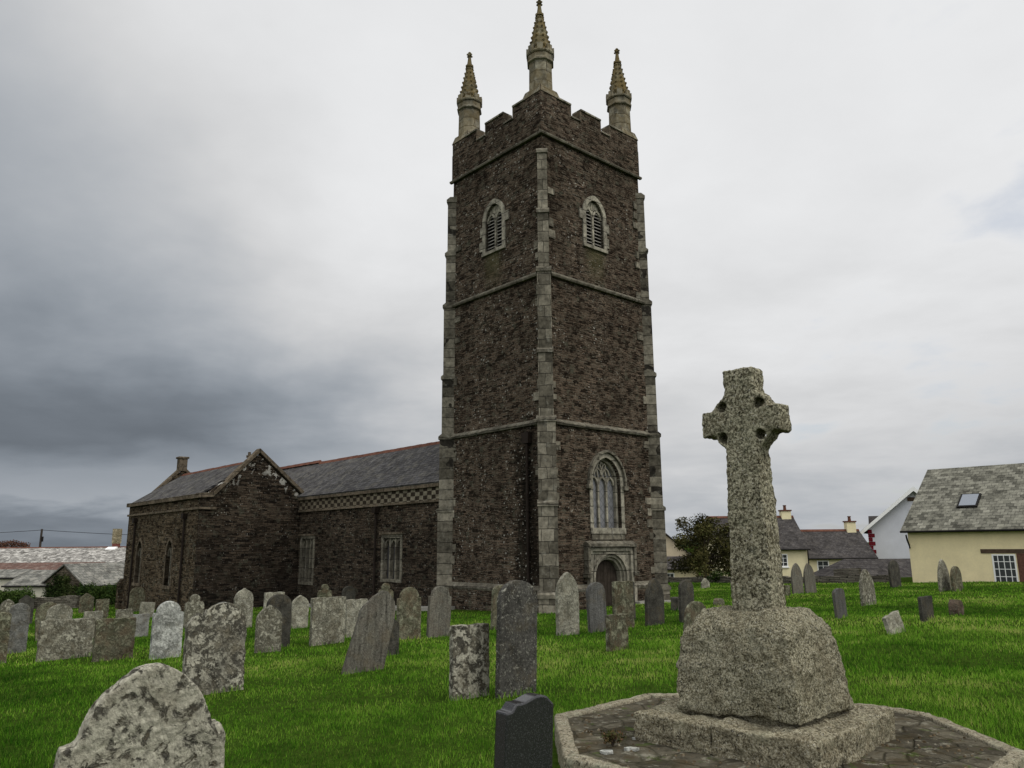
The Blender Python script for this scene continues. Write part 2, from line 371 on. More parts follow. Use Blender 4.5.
def tomb(name, base, lich, amt, sc=9., lo=.47, hi=.55, second=None, amt2=.3, streak=0., red=0., patchy=True):
    m, n, b = mat(name); o = n.obj()
    rnd = n.new('ShaderNodeObjectInfo').outputs['Random']
    p = n.vmath('ADD', o, n.scale(n.comb(rnd, rnd, rnd), (37., 91., 53.)))
    tone = n.math('MULTIPLY_ADD', rnd, .5, .75)
    c = n.mix(1., base, n.comb(tone, tone, tone), 'MULTIPLY')
    q = n.scale(p, (6., 6., .6)) if streak else p
    c = n.mix(1., c, n.ramp(n.noise(q, 3.2 if streak else 4.5, 5, .65), [(.28, .45), (.72, 1.6)]), 'MULTIPLY')
    c = n.mix(1., c, n.ramp(n.noise(p, 34, 4, .65), [(.3, .6), (.7, 1.45)]), 'MULTIPLY')
    if second: c = n.mix(n.math('MULTIPLY', n.step(n.noise(n.vmath('ADD', p, (2, 9, 4)), sc*.5, 6, .7), .47, .6), amt2), c, second)
    area = n.step(n.noise(n.vmath('ADD', p, (7, 1, 3)), 1.6, 3), .3, .62)
    f1 = n.step(n.noise(p, sc, 7, .72, .4), lo, hi)
    lc = n.mix(1., lich, n.ramp(n.noise(p, 30, 3), [(.3, .7), (.7, 1.2)]), 'MULTIPLY')
    c = n.mix(n.math('MULTIPLY', n.math('MULTIPLY', f1, n.math('MULTIPLY_ADD', area, .7 if patchy else .08, .3 if patchy else .92)), amt), c, lc)
    vd = n.voro(n.vmath('ADD', p, n.scale(n.noisec(p, 20, 2), (.05, .05, .05))), sc*2.)
    c = n.mix(n.math('MULTIPLY', n.math('SUBTRACT', 1., n.step(vd, .15, .27)), amt*.6), c, lc)
    if red: c = n.mix(n.math('MULTIPLY', n.step(n.noise(n.vmath('ADD', p, (1, 1, 8)), 4, 4), .45, .65), red), c, (.11, .06, .035))
    px_, py_, pz_ = n.sep(p)
    fl = n.comb(n.math('ADD', px_, n.math('MULTIPLY', pz_, .6)), py_, n.math('MULTIPLY_ADD', px_, -.6, n.math('MULTIPLY', pz_, 1.)))
    c = n.mix(1., c, n.ramp(n.noise(n.scale(fl, (2.2, 1.5, .8)), 17, 6, .78), [(.3, .42 if amt > .4 else .78), (.5, 1.0), (.72, 1.42 if amt > .4 else 1.15)]), 'MULTIPLY')
    c = n.mix(n.math('MULTIPLY', n.step(n.noise(n.vmath('ADD', p, (12, 5, 4)), 3.2, 5, .7), .5, .66), .35), c, (.10, .082, .05))
    n.put(b.inputs['Base Color'], c)
    h = n.math('ADD', n.math('MULTIPLY', f1, .6), n.noise(p, 26, 5, .7))
    n.put(b.inputs['Normal'], n.bump(h, 1., .02)); b.inputs['Specular IOR Level'].default_value = 0.05
    return m
def foliage(name, stops, rough_=.65):
    m, n, b = mat(name)
    a = n.new('ShaderNodeAttribute', attribute_name='rnd').outputs['Fac']
    n.put(b.inputs['Base Color'], n.ramp(a, stops)); b.inputs['Roughness'].default_value = rough_
    b.inputs['Specular IOR Level'].default_value = 0.
    b.inputs['Subsurface Weight'].default_value = 0
    return m

BROWN1, BROWN2, MORT = (.015, .0115, .0085), (.098, .073, .053), (.115, .099, .075)
M = {}
M['tower'] = rubble('tower_rubble', BROWN1, BROWN2, MORT, 1.1, stain=True, k=.86)
M['nave'] = rubble('nave_rubble', (.010, .008, .0065), (.075, .057, .041), (.06, .051, .039), .8, low_dark=(-1.5, 4.5, .5), crust=True)
M['aisle'] = rubble('aisle_rubble', (.018, .014, .010), (.115, .088, .058), (.10, .083, .056), .9)
M['ash'] = ashlar('granite_ashlar', (.062, .056, .043), (.20, .182, .142), amt=.35, lich=(.22, .215, .18))
M['ashd'] = ashlar('granite_ashlar_corner', (.062, .056, .043), (.20, .182, .142), -1., amt=.35, lich=(.22, .215, .18))
M['trim'] = ashlar('granite_trim', (.085, .077, .06), (.14, .129, .10), bw=1.3, rh=.5, amt=.5, lich=(.26, .25, .21))
M['dress'] = ashlar('dressed_stone', (.165, .152, .122), (.23, .215, .17), bw=1.1, rh=.6, amt=.35, lich=(.30, .29, .25))
M['pinn'] = ashlar('pinnacle_stone', (.115, .105, .08), (.20, .185, .14), bw=.5, rh=.42, amt=.4, ochre=.35)
M['spire'] = ashlar('spire_stone', (.075, .066, .042), (.125, .11, .068), bw=.5, rh=.42, amt=.45, ochre=.55)
M['cope'] = ashlar('coping_stone', (.075, .061, .043), (.12, .097, .07), bw=1.1, rh=.6, amt=.2)
M['lead'] = plain('dark_iron', (.012, .011, .010), .5)
M['rust'] = plain('dark_pipe', (.020, .015, .012), .6)
M['door'] = plain('old_oak', (.030, .024, .019), .8, .4, 4)
M['slat'] = plain('louvre_slate', (.20, .19, .17), .8, .35, 5)
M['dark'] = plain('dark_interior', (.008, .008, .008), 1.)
M['terra'] = plain('terracotta_ridge', (.105, .047, .032), .8, .35, 2.5)
M['slate_church'] = slate_roof('church_slates', (.050, .048, .048), (.085, .083, .082), (.17, .16, .125), .28, axis='y')
M['slate_barn'] = slate_roof('barn_slates', (.065, .064, .052), (.20, .195, .16), (.23, .225, .18), .4, rh=.21, bw=.32)
M['slate_cot'] = slate_roof('cottage_slates', (.038, .035, .034), (.066, .061, .059), (.11, .10, .09), .3)
M['slate_old'] = slate_roof('old_patched_slates', (.13, .125, .115), (.25, .24, .22), (.45, .435, .40), .9, rh=.25, bw=.4)
M['slate_redd'] = slate_roof('reddish_slates', (.10, .062, .052), (.135, .085, .07), (.25, .22, .19), .35, rh=.25)
M['slate_grey'] = slate_roof('grey_slates', (.10, .10, .09), (.17, .168, .15), (.27, .26, .225), .6, rh=.25, bw=.4)
M['cream'] = plain('cream_render', (.74, .64, .39), .9, .09, 1.2)
M['ycream'] = plain('yellow_render', (.62, .555, .36), .9, .08, 1.2)
M['white'] = plain('white_render', (.52, .53, .57), .9, .06, 1.5)
M['offwhite'] = plain('limewashed_wall', (.44, .42, .34), .9, .12, 1.2)
M['wpaint'] = plain('white_paint', (.75, .75, .73), .6, .05, 3)
M['redp'] = plain('red_paint', (.12, .012, .018), .6, .1, 3)
M['pot'] = plain('clay_pot', (.10, .045, .03), .8, .2)
M['beam'] = plain('brown_timber', (.075, .052, .036), .85, .3, 6)
M['wood_pole'] = plain('weathered_pole', (.045, .038, .032), .9, .3)
M['path'] = plain('concrete_path', (.24, .23, .20), .9, .25, 2)
M['drystone'] = rubble('dry_stone', (.07, .062, .048), (.17, .155, .125), (.02, .02, .016), .6, k=1.4)
M['farmstone'] = rubble('barn_stone', (.06, .05, .036), (.14, .115, .085), (.07, .06, .05), .5, k=1.2)

def glass(name, col, lattice=None):
    m, n, b = mat(name); b.inputs['Roughness'].default_value = .25; b.inputs['Specular IOR Level'].default_value = .5
    if lattice:
        o = n.obj(); v, z = wall_vec(n); x, y, _ = n.sep(v)
        s1 = n.math('ABSOLUTE', n.math('SUBTRACT', n.math('FRACT', n.math('MULTIPLY', n.math('ADD', x, y), lattice)), .5))
        s2 = n.math('ABSOLUTE', n.math('SUBTRACT', n.math('FRACT', n.math('MULTIPLY', n.math('SUBTRACT', x, y), lattice)), .5))
        ln = n.math('LESS_THAN', n.math('MINIMUM', s1, s2), .10)
        c = n.mix(n.noise(o, 3.5, 3), tuple(v_*.45 for v_ in col), tuple(v_*1.6 for v_ in col))
        n.put(b.inputs['Base Color'], n.mix(n.math('MULTIPLY', ln, .45), c, (.04, .04, .042)))
        n.put(b.inputs['Normal'], n.bump(n.noise(o, 5, 2), .25, .02))
    else: b.inputs['Base Color'].default_value = (*col, 1)
    return m
M['leaded'] = glass('leaded_glass', (.12, .122, .128), 3.2)
M['dglass'] = glass('dark_leaded_glass', (.045, .045, .048), 3.2)
M['pane'] = glass('window_glass', (.03, .034, .036))
M['skyl'] = glass('skylight_glass', (.16, .18, .21)); M['skyl'].node_tree.nodes['Principled BSDF'].inputs['Roughness'].default_value = .1

M['cross'] = granite('cross_granite', (.085, .076, .050), (.33, .31, .225), (.008, .007, .005), 48., amt=.2, lich=(.22, .225, .155))
M['block'] = granite('plinth_granite', (.095, .084, .052), (.30, .282, .205), (.013, .012, .009), 72., amt=.2, lich=(.2, .2, .15), brown=.4)
M['slabm'] = granite('slab_granite', (.11, .094, .06), (.30, .277, .20), (.016, .014, .010), 60., lich=(.22, .21, .145), amt=.45, brown=.45)
M['kerb'] = granite('kerb_granite', (.16, .142, .10), (.27, .245, .18), (.035, .031, .022), 50., amt=.3, brown=.35)

T = {}
T['slate'] = tomb('tomb_slate', (.045, .043, .036), (.2, .2, .17), .22, 12, .6, .66)
T['slate_l'] = tomb('tomb_slate_lichen_flecks', (.055, .053, .047), (.29, .285, .24), .85, 15, .54, .60)
T['blue'] = tomb('tomb_blue_slate', (.078, .077, .072), (.3, .3, .28), .12, 9, .6, .68, streak=1)
T['streak'] = tomb('tomb_streaked_slate', (.105, .100, .082), (.21, .2, .17), .2, 8, .58, .66, streak=1, red=.1)
T['lich'] = tomb('tomb_heavy_lichen', (.066, .062, .050), (.37, .355, .285), .95, 10, .47, .53, second=(.17, .155, .115), amt2=.6)
T['fore'] = tomb('tomb_foreground_lichen', (.050, .047, .039), (.345, .33, .262), 1.0, 8.5, .39, .485, second=(.10, .085, .055), amt2=.7, patchy=False)
T['spot'] = tomb('tomb_spotted', (.135, .128, .098), (.34, .33, .26), .85, 11, .48, .55, second=(.06, .054, .036), amt2=.6)
T['moss'] = tomb('tomb_mossy', (.092, .087, .060), (.235, .24, .165), .75, 9, .48, .57, second=(.038, .04, .022), amt2=.6, red=.3)
T['pale'] = tomb('tomb_pale', (.225, .217, .17), (.40, .39, .32), .6, 8, .5, .58, second=(.075, .07, .05), amt2=.5)
T['white'] = tomb('tomb_white', (.36, .365, .335), (.50, .50, .46), .5, 6, .5, .6, second=(.12, .125, .11), amt2=.9)
T['red'] = tomb('tomb_reddish', (.085, .064, .048), (.2, .18, .14), .5, 8, .52, .6)
T['grey'] = tomb('tomb_grey', (.14, .14, .128), (.28, .275, .235), .35, 7, .52, .62)
m, n, b = mat('polished_black_granite'); o = n.obj()
n.put(b.inputs['Base Color'], n.mix(n.step(n.noise(o, 160, 2, .7), .55, .66), (.016, .016, .017), (.05, .05, .052)))
b.inputs['Roughness'].default_value = .2; b.inputs['Specular IOR Level'].default_value = .5
T['black'] = m

# ------------------------------------------------------------------ ground
def spaced(a, b, step, far, k=1.35):
    c = list(np.arange(a, b+.001, step)); s_ = step; x = b
    while x < far: s_ *= k; x += s_; c.append(x)
    s_ = step; x = a; pre = []
    while x > -far: s_ *= k; x -= s_; pre.append(x)
    return pre[::-1]+c
gx = spaced(-50, 50, .55, 2500); gy = spaced(-6, 72, .55, 2500)
gv = [(x, y, ground(x, y)) for y in gy for x in gx]; nx = len(gx)
gf = [(j*nx+i, j*nx+i+1, (j+1)*nx+i+1, (j+1)*nx+i) for j in range(len(gy)-1) for i in range(nx-1)]
m, n, b = mat('turf_soil'); o = n.obj()
c = n.mix(n.noise(o, .5, 4), (.022, .045, .006), (.035, .058, .009))
c = n.mix(1., c, n.ramp(n.noise(o, 9, 6, .7), [(.3, .55), (.7, 1.4)]), 'MULTIPLY')
n.put(b.inputs['Base Color'], c); n.put(b.inputs['Normal'], n.bump(n.noise(o, 14, 6, .7), .8, .05))
g = MB().add(gv, gf).build('ground', m); tag(g, kind='structure'); g.data.polygons.foreach_set('use_smooth', [True]*len(g.data.polygons))

# distant hills
def hill(x0, x1, y, h0, h1, seed, name='hills'):
    mb = MB(); xs = np.linspace(x0, x1, 160); v = []
    for x in xs:
        t = (x-x0)/(x1-x0); hh = h0+(h1-h0)*math.exp(-((x-100)/70)**2)+4*math.exp(-((x-240)/60)**2)+1.5*mnoise.noise(Vector((x*.006, seed, 0)))+1.6*mnoise.noise(Vector((x*.05, seed, 2)))+1.2*mnoise.noise(Vector((x*.21, seed, 5)))
        v += [(x, y-120, -6), (x, y, hh), (x, y+200, -6)]
    mb.add(v, [q for i in range(159) for q in ((3*i, 3*i+3, 3*i+4, 3*i+1), (3*i+1, 3*i+4, 3*i+5, 3*i+2))])
    m, n, b = mat('hill_woods'); o = n.obj()
    c = n.mix(n.step(n.noise(o, .03, 5, .7), .45, .6), (.016, .028, .014), (.035, .055, .02))
    n.put(b.inputs['Base Color'], n.mix(1., c, n.ramp(n.noise(o, .3, 4), [(.3, .5), (.7, 1.5)]), 'MULTIPLY'))
    return tag(mb.build(name, m), kind='structure')
hill(-900, 900, 520, -3, 3, 3.3)

# ------------------------------------------------------------------ church
TH = R(41.82)
CH = empty('church', (1.253, 28, 0), TH)
tag(CH, 'dark brown stone church with tall square pinnacled tower, slate roofs and gabled side aisle', 'church')
fW = lambda u, d_, z: (u, -d_, z)          # west face: u along x, d outwards
fN = lambda u, d_, z: (-d_, u, z)          # north face: u along y
W = 5.97; WX = 6.24; BAT = .21
def dw(z): return BAT*min(max(z, 0), 18)/18
# tower body
tw = MB(); tw.hexa([(0, 0, -1.6), (WX, 0, -1.6), (WX, W, -1.6), (0, W, -1.6)], [(.05, .05, 18.0), (WX-BAT, .05, 18.0), (WX-BAT, W-BAT, 18.0), (.05, W-BAT, 18.0)])
tower = tw.build('tower_wall', M['tower'], CH)
cut = []
def cutter(poly, fn, dep):
    c = MB().prism(poly, fn, -dep, .5).build('cutter', M['tower']); c.parent = CH; cut.append(c)
BEL = dict(w=1.06, z0=13.58, zs=14.95, za=15.62)
cutter(arch(2.95, BEL['w'], BEL['z0'], BEL['zs'], BEL['za']), fN, .55)
cutter(arch(3.0, BEL['w'], BEL['z0'], BEL['zs'], BEL['za']), fW, .55)
cutter(arch(3.2, 1.62, 2.2, 3.95, 4.9), fW, .6)
cutter(arch(3.2, 1.7, -1.1, .35, 1.2), fW, .6)
carve(tower, cut); cut.clear()

# plinth
e = .13
for xa, xb in ((-e, 2.15), (4.25, WX+e)): MB().box(xa, xb, -e, -.002, -1.6, -.10).build('plinth', M['tower'], CH)
MB().box(-e, -.002, 0, W+e, -1.6, -.10).build('plinth', M['tower'], CH)
def string(z, h, out, name='string_course', gap=None):
    """moulded band round the tower: sloping top, square under"""
    def run(fn, u0, u1):
        s_ = MB()
        pts = [(-.02, -h*.5), (out*.75, -h*.5), (out, -h*.2), (out, 0.), (-.02, h*.6)]
        v = [fn(u0, dd, z+q) for dd, q in pts]+[fn(u1, dd, z+q) for dd, q in pts]; k = len(pts)
        s_.add(v, [tuple(range(k)), tuple(range(k, 2*k))[::-1]]+[(i, (i+1) % k, k+(i+1) % k, k+i) for i in range(k)])
        s_.build(name, M['trim'], CH)
    if gap: run(fW, -out, gap[0]); run(fW, gap[1], WX+out)
    else: run(fW, -out, WX-dw(z)+out)
    run(fN, .001, W-dw(z)+out)
string(0.02, .25, .17, gap=(1.95, 4.5)); string(6.05, .19, .12); string(11.8, .19, .12); string(17.66, .18, .11)
# back (unseen) faces of tower keep plain; parapet with battlements
pa = MB(); th = .42; PZ0, PZ1, PZ2 = 17.7, 18.92, 19.45
W0, WX0 = W, WX; W, WX = W-BAT+.02, WX-BAT+.02
fE = lambda u, d_, z, W=W: (u, W+d_, z); fS = lambda u, d_, z, WX=WX: (WX+d_, u, z)
MERW = [(.95, 1.66), (2.32, 3.50), (4.16, 4.95)]; MERN = [(.95, 1.62), (2.27, 3.40), (4.05, 4.75)]
def cells(mer, full):
    """battlement outline of one side as one polygon"""
    u0, u1 = (-.02, full+.02)
    P = [(u0, PZ0), (u1, PZ0), (u1, PZ1)]
    for a, b2 in mer[::-1]: P += [(b2, PZ1), (b2, PZ2), (a, PZ2), (a, PZ1)]
    return P+[(u0, PZ1)]
for fn, mer, full, ins in ((fW, MERW, WX, 0), (fE, MERW, WX, 0), (fN, MERN, W, th+.001), (fS, MERN, W, th+.001)):
    P = cells(mer, full)
    if ins: P = [(min(max(u, ins), full-ins), z) for u, z in P]
    MB().prism(P, fn, -th+.02, .02).build('parapet', M['tower'], CH)
    for a, b2 in mer:
        MB().prism([(a-.045, PZ2-.001), (b2+.045, PZ2-.001), (b2+.045, PZ2+.08), (a-.045, PZ2+.08)], fn, -th-.03, .075).build('coping_stone', M['ash'], CH, bevel=.012)
    for (a, b2), (a3, b3) in zip(mer, mer[1:]):
        MB().prism([(b2+.05, PZ1+.001), (a3-.05, PZ1+.001), (a3-.05, PZ1+.08), (b2+.05, PZ1+.08)], fn, -th-.03, .075).build('coping_stone', M['ash'], CH, bevel=.012)
        for u in (b2, a3-.05): MB().prism([(u, PZ1+.001), (u+.05, PZ1+.001), (u+.05, PZ2-.002), (u, PZ2-.002)], fn, -th+.03, .04).build('coping_stone', M['cope'], CH)
# tower flat roof behind the parapet
MB().box(.41, WX-.41, .41, W-.41, 17.9, 18.0).build('tower_roof', M['lead'], CH)

W, WX = W0, WX0
# diagonal buttresses
def buttress(cx, cy, sx, sy, kw=1., kp=1., name='buttress'):
    d_ = Vector((sx, sy, 0)).normalized(); t_ = Vector((-d_.y, d_.x, 0)); c0 = Vector((cx, cy, 0))
    st = [(-1.6, -.12, .76, .56), (-.12, 3.02, .68, .47), (3.02, 6.05, .66, .43), (6.05, 8.63, .54, .36), (8.63, 11.8, .52, .33), (11.8, 14.19, .42, .27), (14.19, 16.72, .38, .22)]
    mb = MB(); caps = []
    for z0, z1, wd, p in st:
        wd *= kw; p = max(p*kp, wd*.5+.03)
        c0 = Vector((cx-(dw(z0) if cx else 0), cy-(dw(z0) if cy else 0), 0))
        a = c0-d_*.5; e_ = c0+d_*p; h = t_*wd/2
        b4 = [a-h, e_-h, e_+h, a+h]
        mb.hexa([(*v.xy, z0) for v in b4], [(*v.xy, z1) for v in b4])
        # weathered offset on top
        e2 = c0+d_*(p+.05); h2 = t_*(wd/2+.035); e3 = c0+d_*(p-.11)
        cap = MB(); caps.append(cap)
        cap.hexa([(*v.xy, z1-.10) for v in (a-h2, e2-h2, e2+h2, a+h2)], [(*v.xy, z1+.02) for v in (a-h2, e2-h2, e2+h2, a+h2)])
        cap.hexa([(*v.xy, z1+.02) for v in (a-h2, e2-h2, e2+h2, a+h2)], [(*v.xy, z1+.15) for v in (a-h2, e3-h2, e3+h2, a+h2)])
    bo = mb.build(name, M['ashd'] if sx*sy > 0 else M['ash'], CH, bevel=.01)
    for cap in caps: cap.build('weathering', M['trim'], bo)
for cx, cy, sx, sy in ((0, 0, -1, -1), (0, W, -1, 1), (WX, 0, 1, -1), (WX, W, 1, 1)):
    buttress(cx, cy, sx, sy, *({(0, 0): (1., 1.), (0, W): (.72, .80)}.get((cx, cy), (.62, .62))))
# quoin stones that tooth into the walling beside the buttresses
random.seed(4)
z = -.05
while z < 17.2:
    for fn, u0, s_ in ((fW, .30, 1), (fW, WX-dw(z)-.26, -1), (fN, .30, 1), (fN, W-dw(z)-.28, -1)):
        if random.random() < (.45 if z < 6 else .25):
            L = random.uniform(.14, .40); u1 = u0+s_*L; a, b2 = min(u0, u1), max(u0, u1)
            hh = random.uniform(.24, .36)
            MB().prism([(a, z), (b2, z), (b2, z+hh), (a, z+hh)], fn, -.1, .012).build('quoin', M['ash'], CH, bevel=.008)
    z += .46
# pinnacles
def pinnacle(cx, cy, top=24.2):
    mb = MB(); rt = math.pi/8
    h = .545
    mb.box(cx-h, cx+h, cy-h, cy+h, PZ0+.05, 19.48, 0)
    mb.hexa([(cx-h-.03, cy-h-.03, 19.48), (cx+h+.03, cy-h-.03, 19.48), (cx+h+.03, cy+h+.03, 19.48), (cx-h-.03, cy+h+.03, 19.48)], [(cx-.47, cy-.47, 19.84), (cx+.47, cy-.47, 19.84), (cx+.47, cy+.47, 19.84), (cx-.47, cy+.47, 19.84)], 1)
    bs = mb.build('pinnacle', [M['tower'], M['pinn']], CH, bevel=.02)
    s_ = MB(); s_.lathe([(.52, 19.8), (.50, 21.05), (.585, 21.10), (.585, 21.17), (.54, 21.22), (.55, 21.40), (.615, 21.47), (.615, 21.53), (.5, 21.56)], cx, cy, 8, rt)
    for k in range(8):
        a = k*math.pi/4; ca, sa = math.cos(a), math.sin(a)
        px_, py_ = cx+.545*ca, cy+.545*sa; tx, ty = -sa, ca
        q = [(px_+ca*i+tx*j, py_+sa*i+ty*j) for i, j in ((-.07, -.12), (.035, -.12), (.035, .12), (-.07, .12))]
        s_.hexa([(*p, 21.50) for p in q], [(*p, 21.80) for p in q])
    s_.build('shaft', M['pinn'], bs)
    sp = MB(); sp.lathe([(.505, 21.54), (.13, 23.42)], cx, cy, 8, rt)
    sp.lathe([(.19, 23.40), (.19, 23.49), (.12, 23.54), (.085, 23.8), (.07, 23.95)], cx, cy, 8, rt)
    for k in range(8):
        a = k*math.pi/4+rt
        for j in range(7):
            t = (j+1.1)/7.6; r_ = .505+(.13-.505)*t; z = 21.54+1.88*t
            x, y = cx+(r_+.012)*math.cos(a), cy+(r_+.012)*math.sin(a); g_ = .062-.02*t
            sp.lathe([(g_*.5, z-g_*1.3), (g_, z-g_*.2), (g_*.9, z+g_*.5), (g_*.3, z+g_*1.1)], x, y, 6, a)
    sp.build('spire', M['spire'], bs)
    f_ = MB(); f_.lathe([(.06, 23.93), (.10, 24.0), (.06, 24.06), (.05, top-.12), (.085, top-.05), (.05, top)], cx, cy, 6)
    for a in (TH*0, math.pi/2):
        ca, sa = math.cos(a), math.sin(a)
        f_.tube([(cx-.15*ca, cy-.15*sa, top-.17), (cx+.15*ca, cy+.15*sa, top-.17)], .045, 6)
    f_.build('finial', M['spire'], bs)
for cx, cy in ((.54, .54), (.54, W-BAT-.50), (WX-BAT-.50, .54), (WX-BAT-.50, W-BAT-.50)): pinnacle(cx, cy)

# belfry windows
def belfry(c, fn):
    w_, z0, zs, za = BEL['w'], BEL['z0'], BEL['zs'], BEL['za']
    A = arch(c, w_+.38, z0-.02, zs, za+.22); B = arch(c, w_, z0, zs, za)
    fr = MB().ring(A, B, fn, -.3, .015)
    fr.prism([(c-w_/2-.2, z0-.14), (c+w_/2+.2, z0-.14), (c+w_/2+.2, z0), (c-w_/2-.2, z0)], fn, -.3, .05)
    rng = random.Random(int(c*100))
    for s_ in (-1, 1):
        for zz_ in (14.62,) if s_ < 0 else (14.35, 13.7):
            u0 = c+s_*(w_/2+.191); u1 = u0+s_*rng.uniform(.12, .24); a, b2 = sorted((u0, u1))
            fr.prism([(a, zz_), (b2, zz_), (b2, zz_+.42), (a, zz_+.42)], fn, -.1, .014)
    wi = fr.build('belfry_window', M['dress'], CH, bevel=.006)
    tr = MB(); l = w_/4
    tr.bar([(c, z0), (c, zs+.10)], .10, fn, -.22, -.10)
    for s_ in (-1, 1):
        hd = arch(c+s_*l, w_/2-.06, z0, zs-.05, zs+.30, 7)
        tr.bar(hd[1:-1], .085, fn, -.22, -.10)
        tr.bar([(c+s_*l*.1, zs+.28), (c+s_*l*.25, zs+.36), (c+s_*l*.2, zs+.52)], .06, fn, -.20, -.11)
    # solid spandrel stone in the head, pierced
    ou = arch(c, w_+.02, zs+.05, zs, za)[1:-1]
    top = [p for p in ou if p[1] > zs+.30]
    tr.prism([(c-.27, zs+.36)]+[p for p in top if p[1] > zs+.34]+[(c+.27, zs+.36), (c+.08, zs+.30), (c, zs+.12), (c-.08, zs+.30)], fn, -.21, -.13)
    tr.build('tracery', M['dress'], wi)
    lv = MB()
    for k in range(11):
        zz_ = z0+.04+k*.148
        if zz_ > zs+.22: break
        lv.add([fn(c-w_/2, -.14, zz_), fn(c+w_/2, -.14, zz_), fn(c+w_/2, -.42, zz_+.13), fn(c-w_/2, -.42, zz_+.13),
                fn(c-w_/2, -.14, zz_+.035), fn(c+w_/2, -.14, zz_+.035), fn(c+w_/2, -.42, zz_+.165), fn(c-w_/2, -.42, zz_+.165)],
               [(0, 1, 2, 3), (4, 7, 6, 5), (0, 4, 5, 1), (1, 5, 6, 2), (2, 6, 7, 3), (3, 7, 4, 0)])
    lv.build('louvre', M['slat'], wi)
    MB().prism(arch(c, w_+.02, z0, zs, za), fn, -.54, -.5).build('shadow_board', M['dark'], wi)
belfry(2.95, fN); belfry(3.0, fW)

# west window
c = 3.2
A = arch(c, 1.98, 2.1, 3.95, 5.10, 14); B = arch(c, 1.62, 2.2, 3.95, 4.9, 14); A[0] = (A[0][0], 2.2); A[-1] = (A[-1][0], 2.2)
fr = MB().ring(A, B, fW, -.4, .02); B2 = arch(c, 1.40, 2.2, 3.95, 4.78, 14); fr.ring(B, B2, fW, -.4, -.16)
fr.prism([(c-1.0, 1.98), (c+1.0, 1.98), (c+1.0, 2.2), (c-1.0, 2.2)], fW, -.4, .06)
ww = fr.build('west_window', M['dress'], CH, bevel=.008)
H1 = arch(c, 2.16, 3.75, 3.95, 5.20, 14); H2 = arch(c, 1.985, 3.75, 3.95, 5.10, 14)
hm = MB().ring(H1, H2, fW, -.05, .12)
for s_ in (-1, 1): hm.prism([(c+s_*1.035-.12, 3.66), (c+s_*1.035+.12, 3.66), (c+s_*1.035+.12, 3.82), (c+s_*1.035-.12, 3.82)], fW, -.05, .14)
hm.build('hood_mould', M['trim'], ww, bevel=.01)
tr = MB()
for u in (-.235, .235): tr.bar([(c+u, 2.2), (c+u, 4.0)], .10, fW, -.36, -.22)
for u in (-.47, 0, .47):
    hd = arch(c+u, .42, 2.2, 3.86, 4.16, 8); tr.bar(hd[1:-1], .085, fW, -.36, -.22)
for u in (-.235, .235):
    tr.bar([(c+u, 4.0), (c+u, 4.25), (c+u-.06, 4.45), (c+u, 4.62), (c+u*.6, 4.68)], .06, fW, -.35, -.23)
    hd = arch(c+u, .40, 4.1, 4.22, 4.50, 7); tr.bar(hd[1:-1], .06, fW, -.35, -.23)
tr.bar([(c, 4.15), (c, 4.45), (c+.09, 4.62), (c, 4.75)], .055, fW, -.35, -.23); tr.bar([(c, 4.45), (c-.09, 4.62), (c, 4.75)], .055, fW, -.35, -.23)
tr.build('tracery', M['dress'], ww, bevel=.006)
MB().prism(B2, fW, -.34, -.30).build('glass', M['leaded'], ww)
# west doorway
def rectlike(cx, wd, z0, zt, n):     # rectangle outline sampled like an arch with the same count
    h = wd/2; k = n//2; L = []
    for i in range(k+1):
        t = i/k
        per = (zt-z0)+h; s_ = t*per
        L.append((cx-h, z0+s_) if s_ < zt-z0 else (cx-h+(s_-(zt-z0)), zt))
    return L+[(2*cx-u, z) for u, z in L[::-1]][1:]
a1 = arch(c, 1.98, -1.1, .36, 1.31, 12); a2 = arch(c, 1.80, -1.1, .35, 1.22, 12); a3 = arch(c, 1.64, -1.1, .34, 1.12, 12); a4 = arch(c, 1.48, -1.1, .33, 1.02, 12)
r0 = rectlike(c, 2.50, -1.1, 1.46, len(a1)-1); r1 = rectlike(c, 2.2, -1.1, 1.34, len(a1)-1)
dm = MB().ring(r0, r1, fW, -.3, .16); dm.ring(r1, a1, fW, -.3, .06); dm.ring(a1, a2, fW, -.3, .11); dm.ring(a2, a3, fW, -.4, .02); dm.ring(a3, a4, fW, -.45, -.09)
dm.prism([(c-1.36, -1.2), (c-1.10, -1.2), (c-1.10, .10), (c-1.36, .10)], fW, -.1, .2)
dm.prism([(c+1.10, -1.2), (c+1.36, -1.2), (c+1.36, .10), (c+1.10, .10)], fW, -.1, .2)
dr = dm.build('west_doorway', M['dress'], CH, bevel=.01)
hd = MB()
hd.prism([(c-1.36, 1.48), (c+1.36, 1.48), (c+1.36, 1.60), (c-1.36, 1.60)], fW, -.05, .27)
hd.add([fW(c-1.36, .27, 1.601), fW(c+1.36, .27, 1.601), fW(c+1.36, .03, 1.72), fW(c-1.36, .03, 1.72), fW(c-1.36, -.02, 1.601), fW(c+1.36, -.02, 1.601)], [(0, 1, 2, 3), (0, 3, 4), (1, 5, 2), (3, 2, 5, 4), (0, 4, 5, 1)])
for s_ in (-1, 1): hd.prism([(c+s_*1.31-.07, .55), (c+s_*1.31+.07, .55), (c+s_*1.31+.07, 1.479), (c+s_*1.31-.07, 1.479)], fW, -.05, .22); hd.prism([(c+s_*1.33-.13, .40), (c+s_*1.33+.13, .40), (c+s_*1.33+.13, .549), (c+s_*1.33-.13, .549)], fW, -.05, .25)
hd.build('hood_mould', M['trim'], dr, bevel=.012)
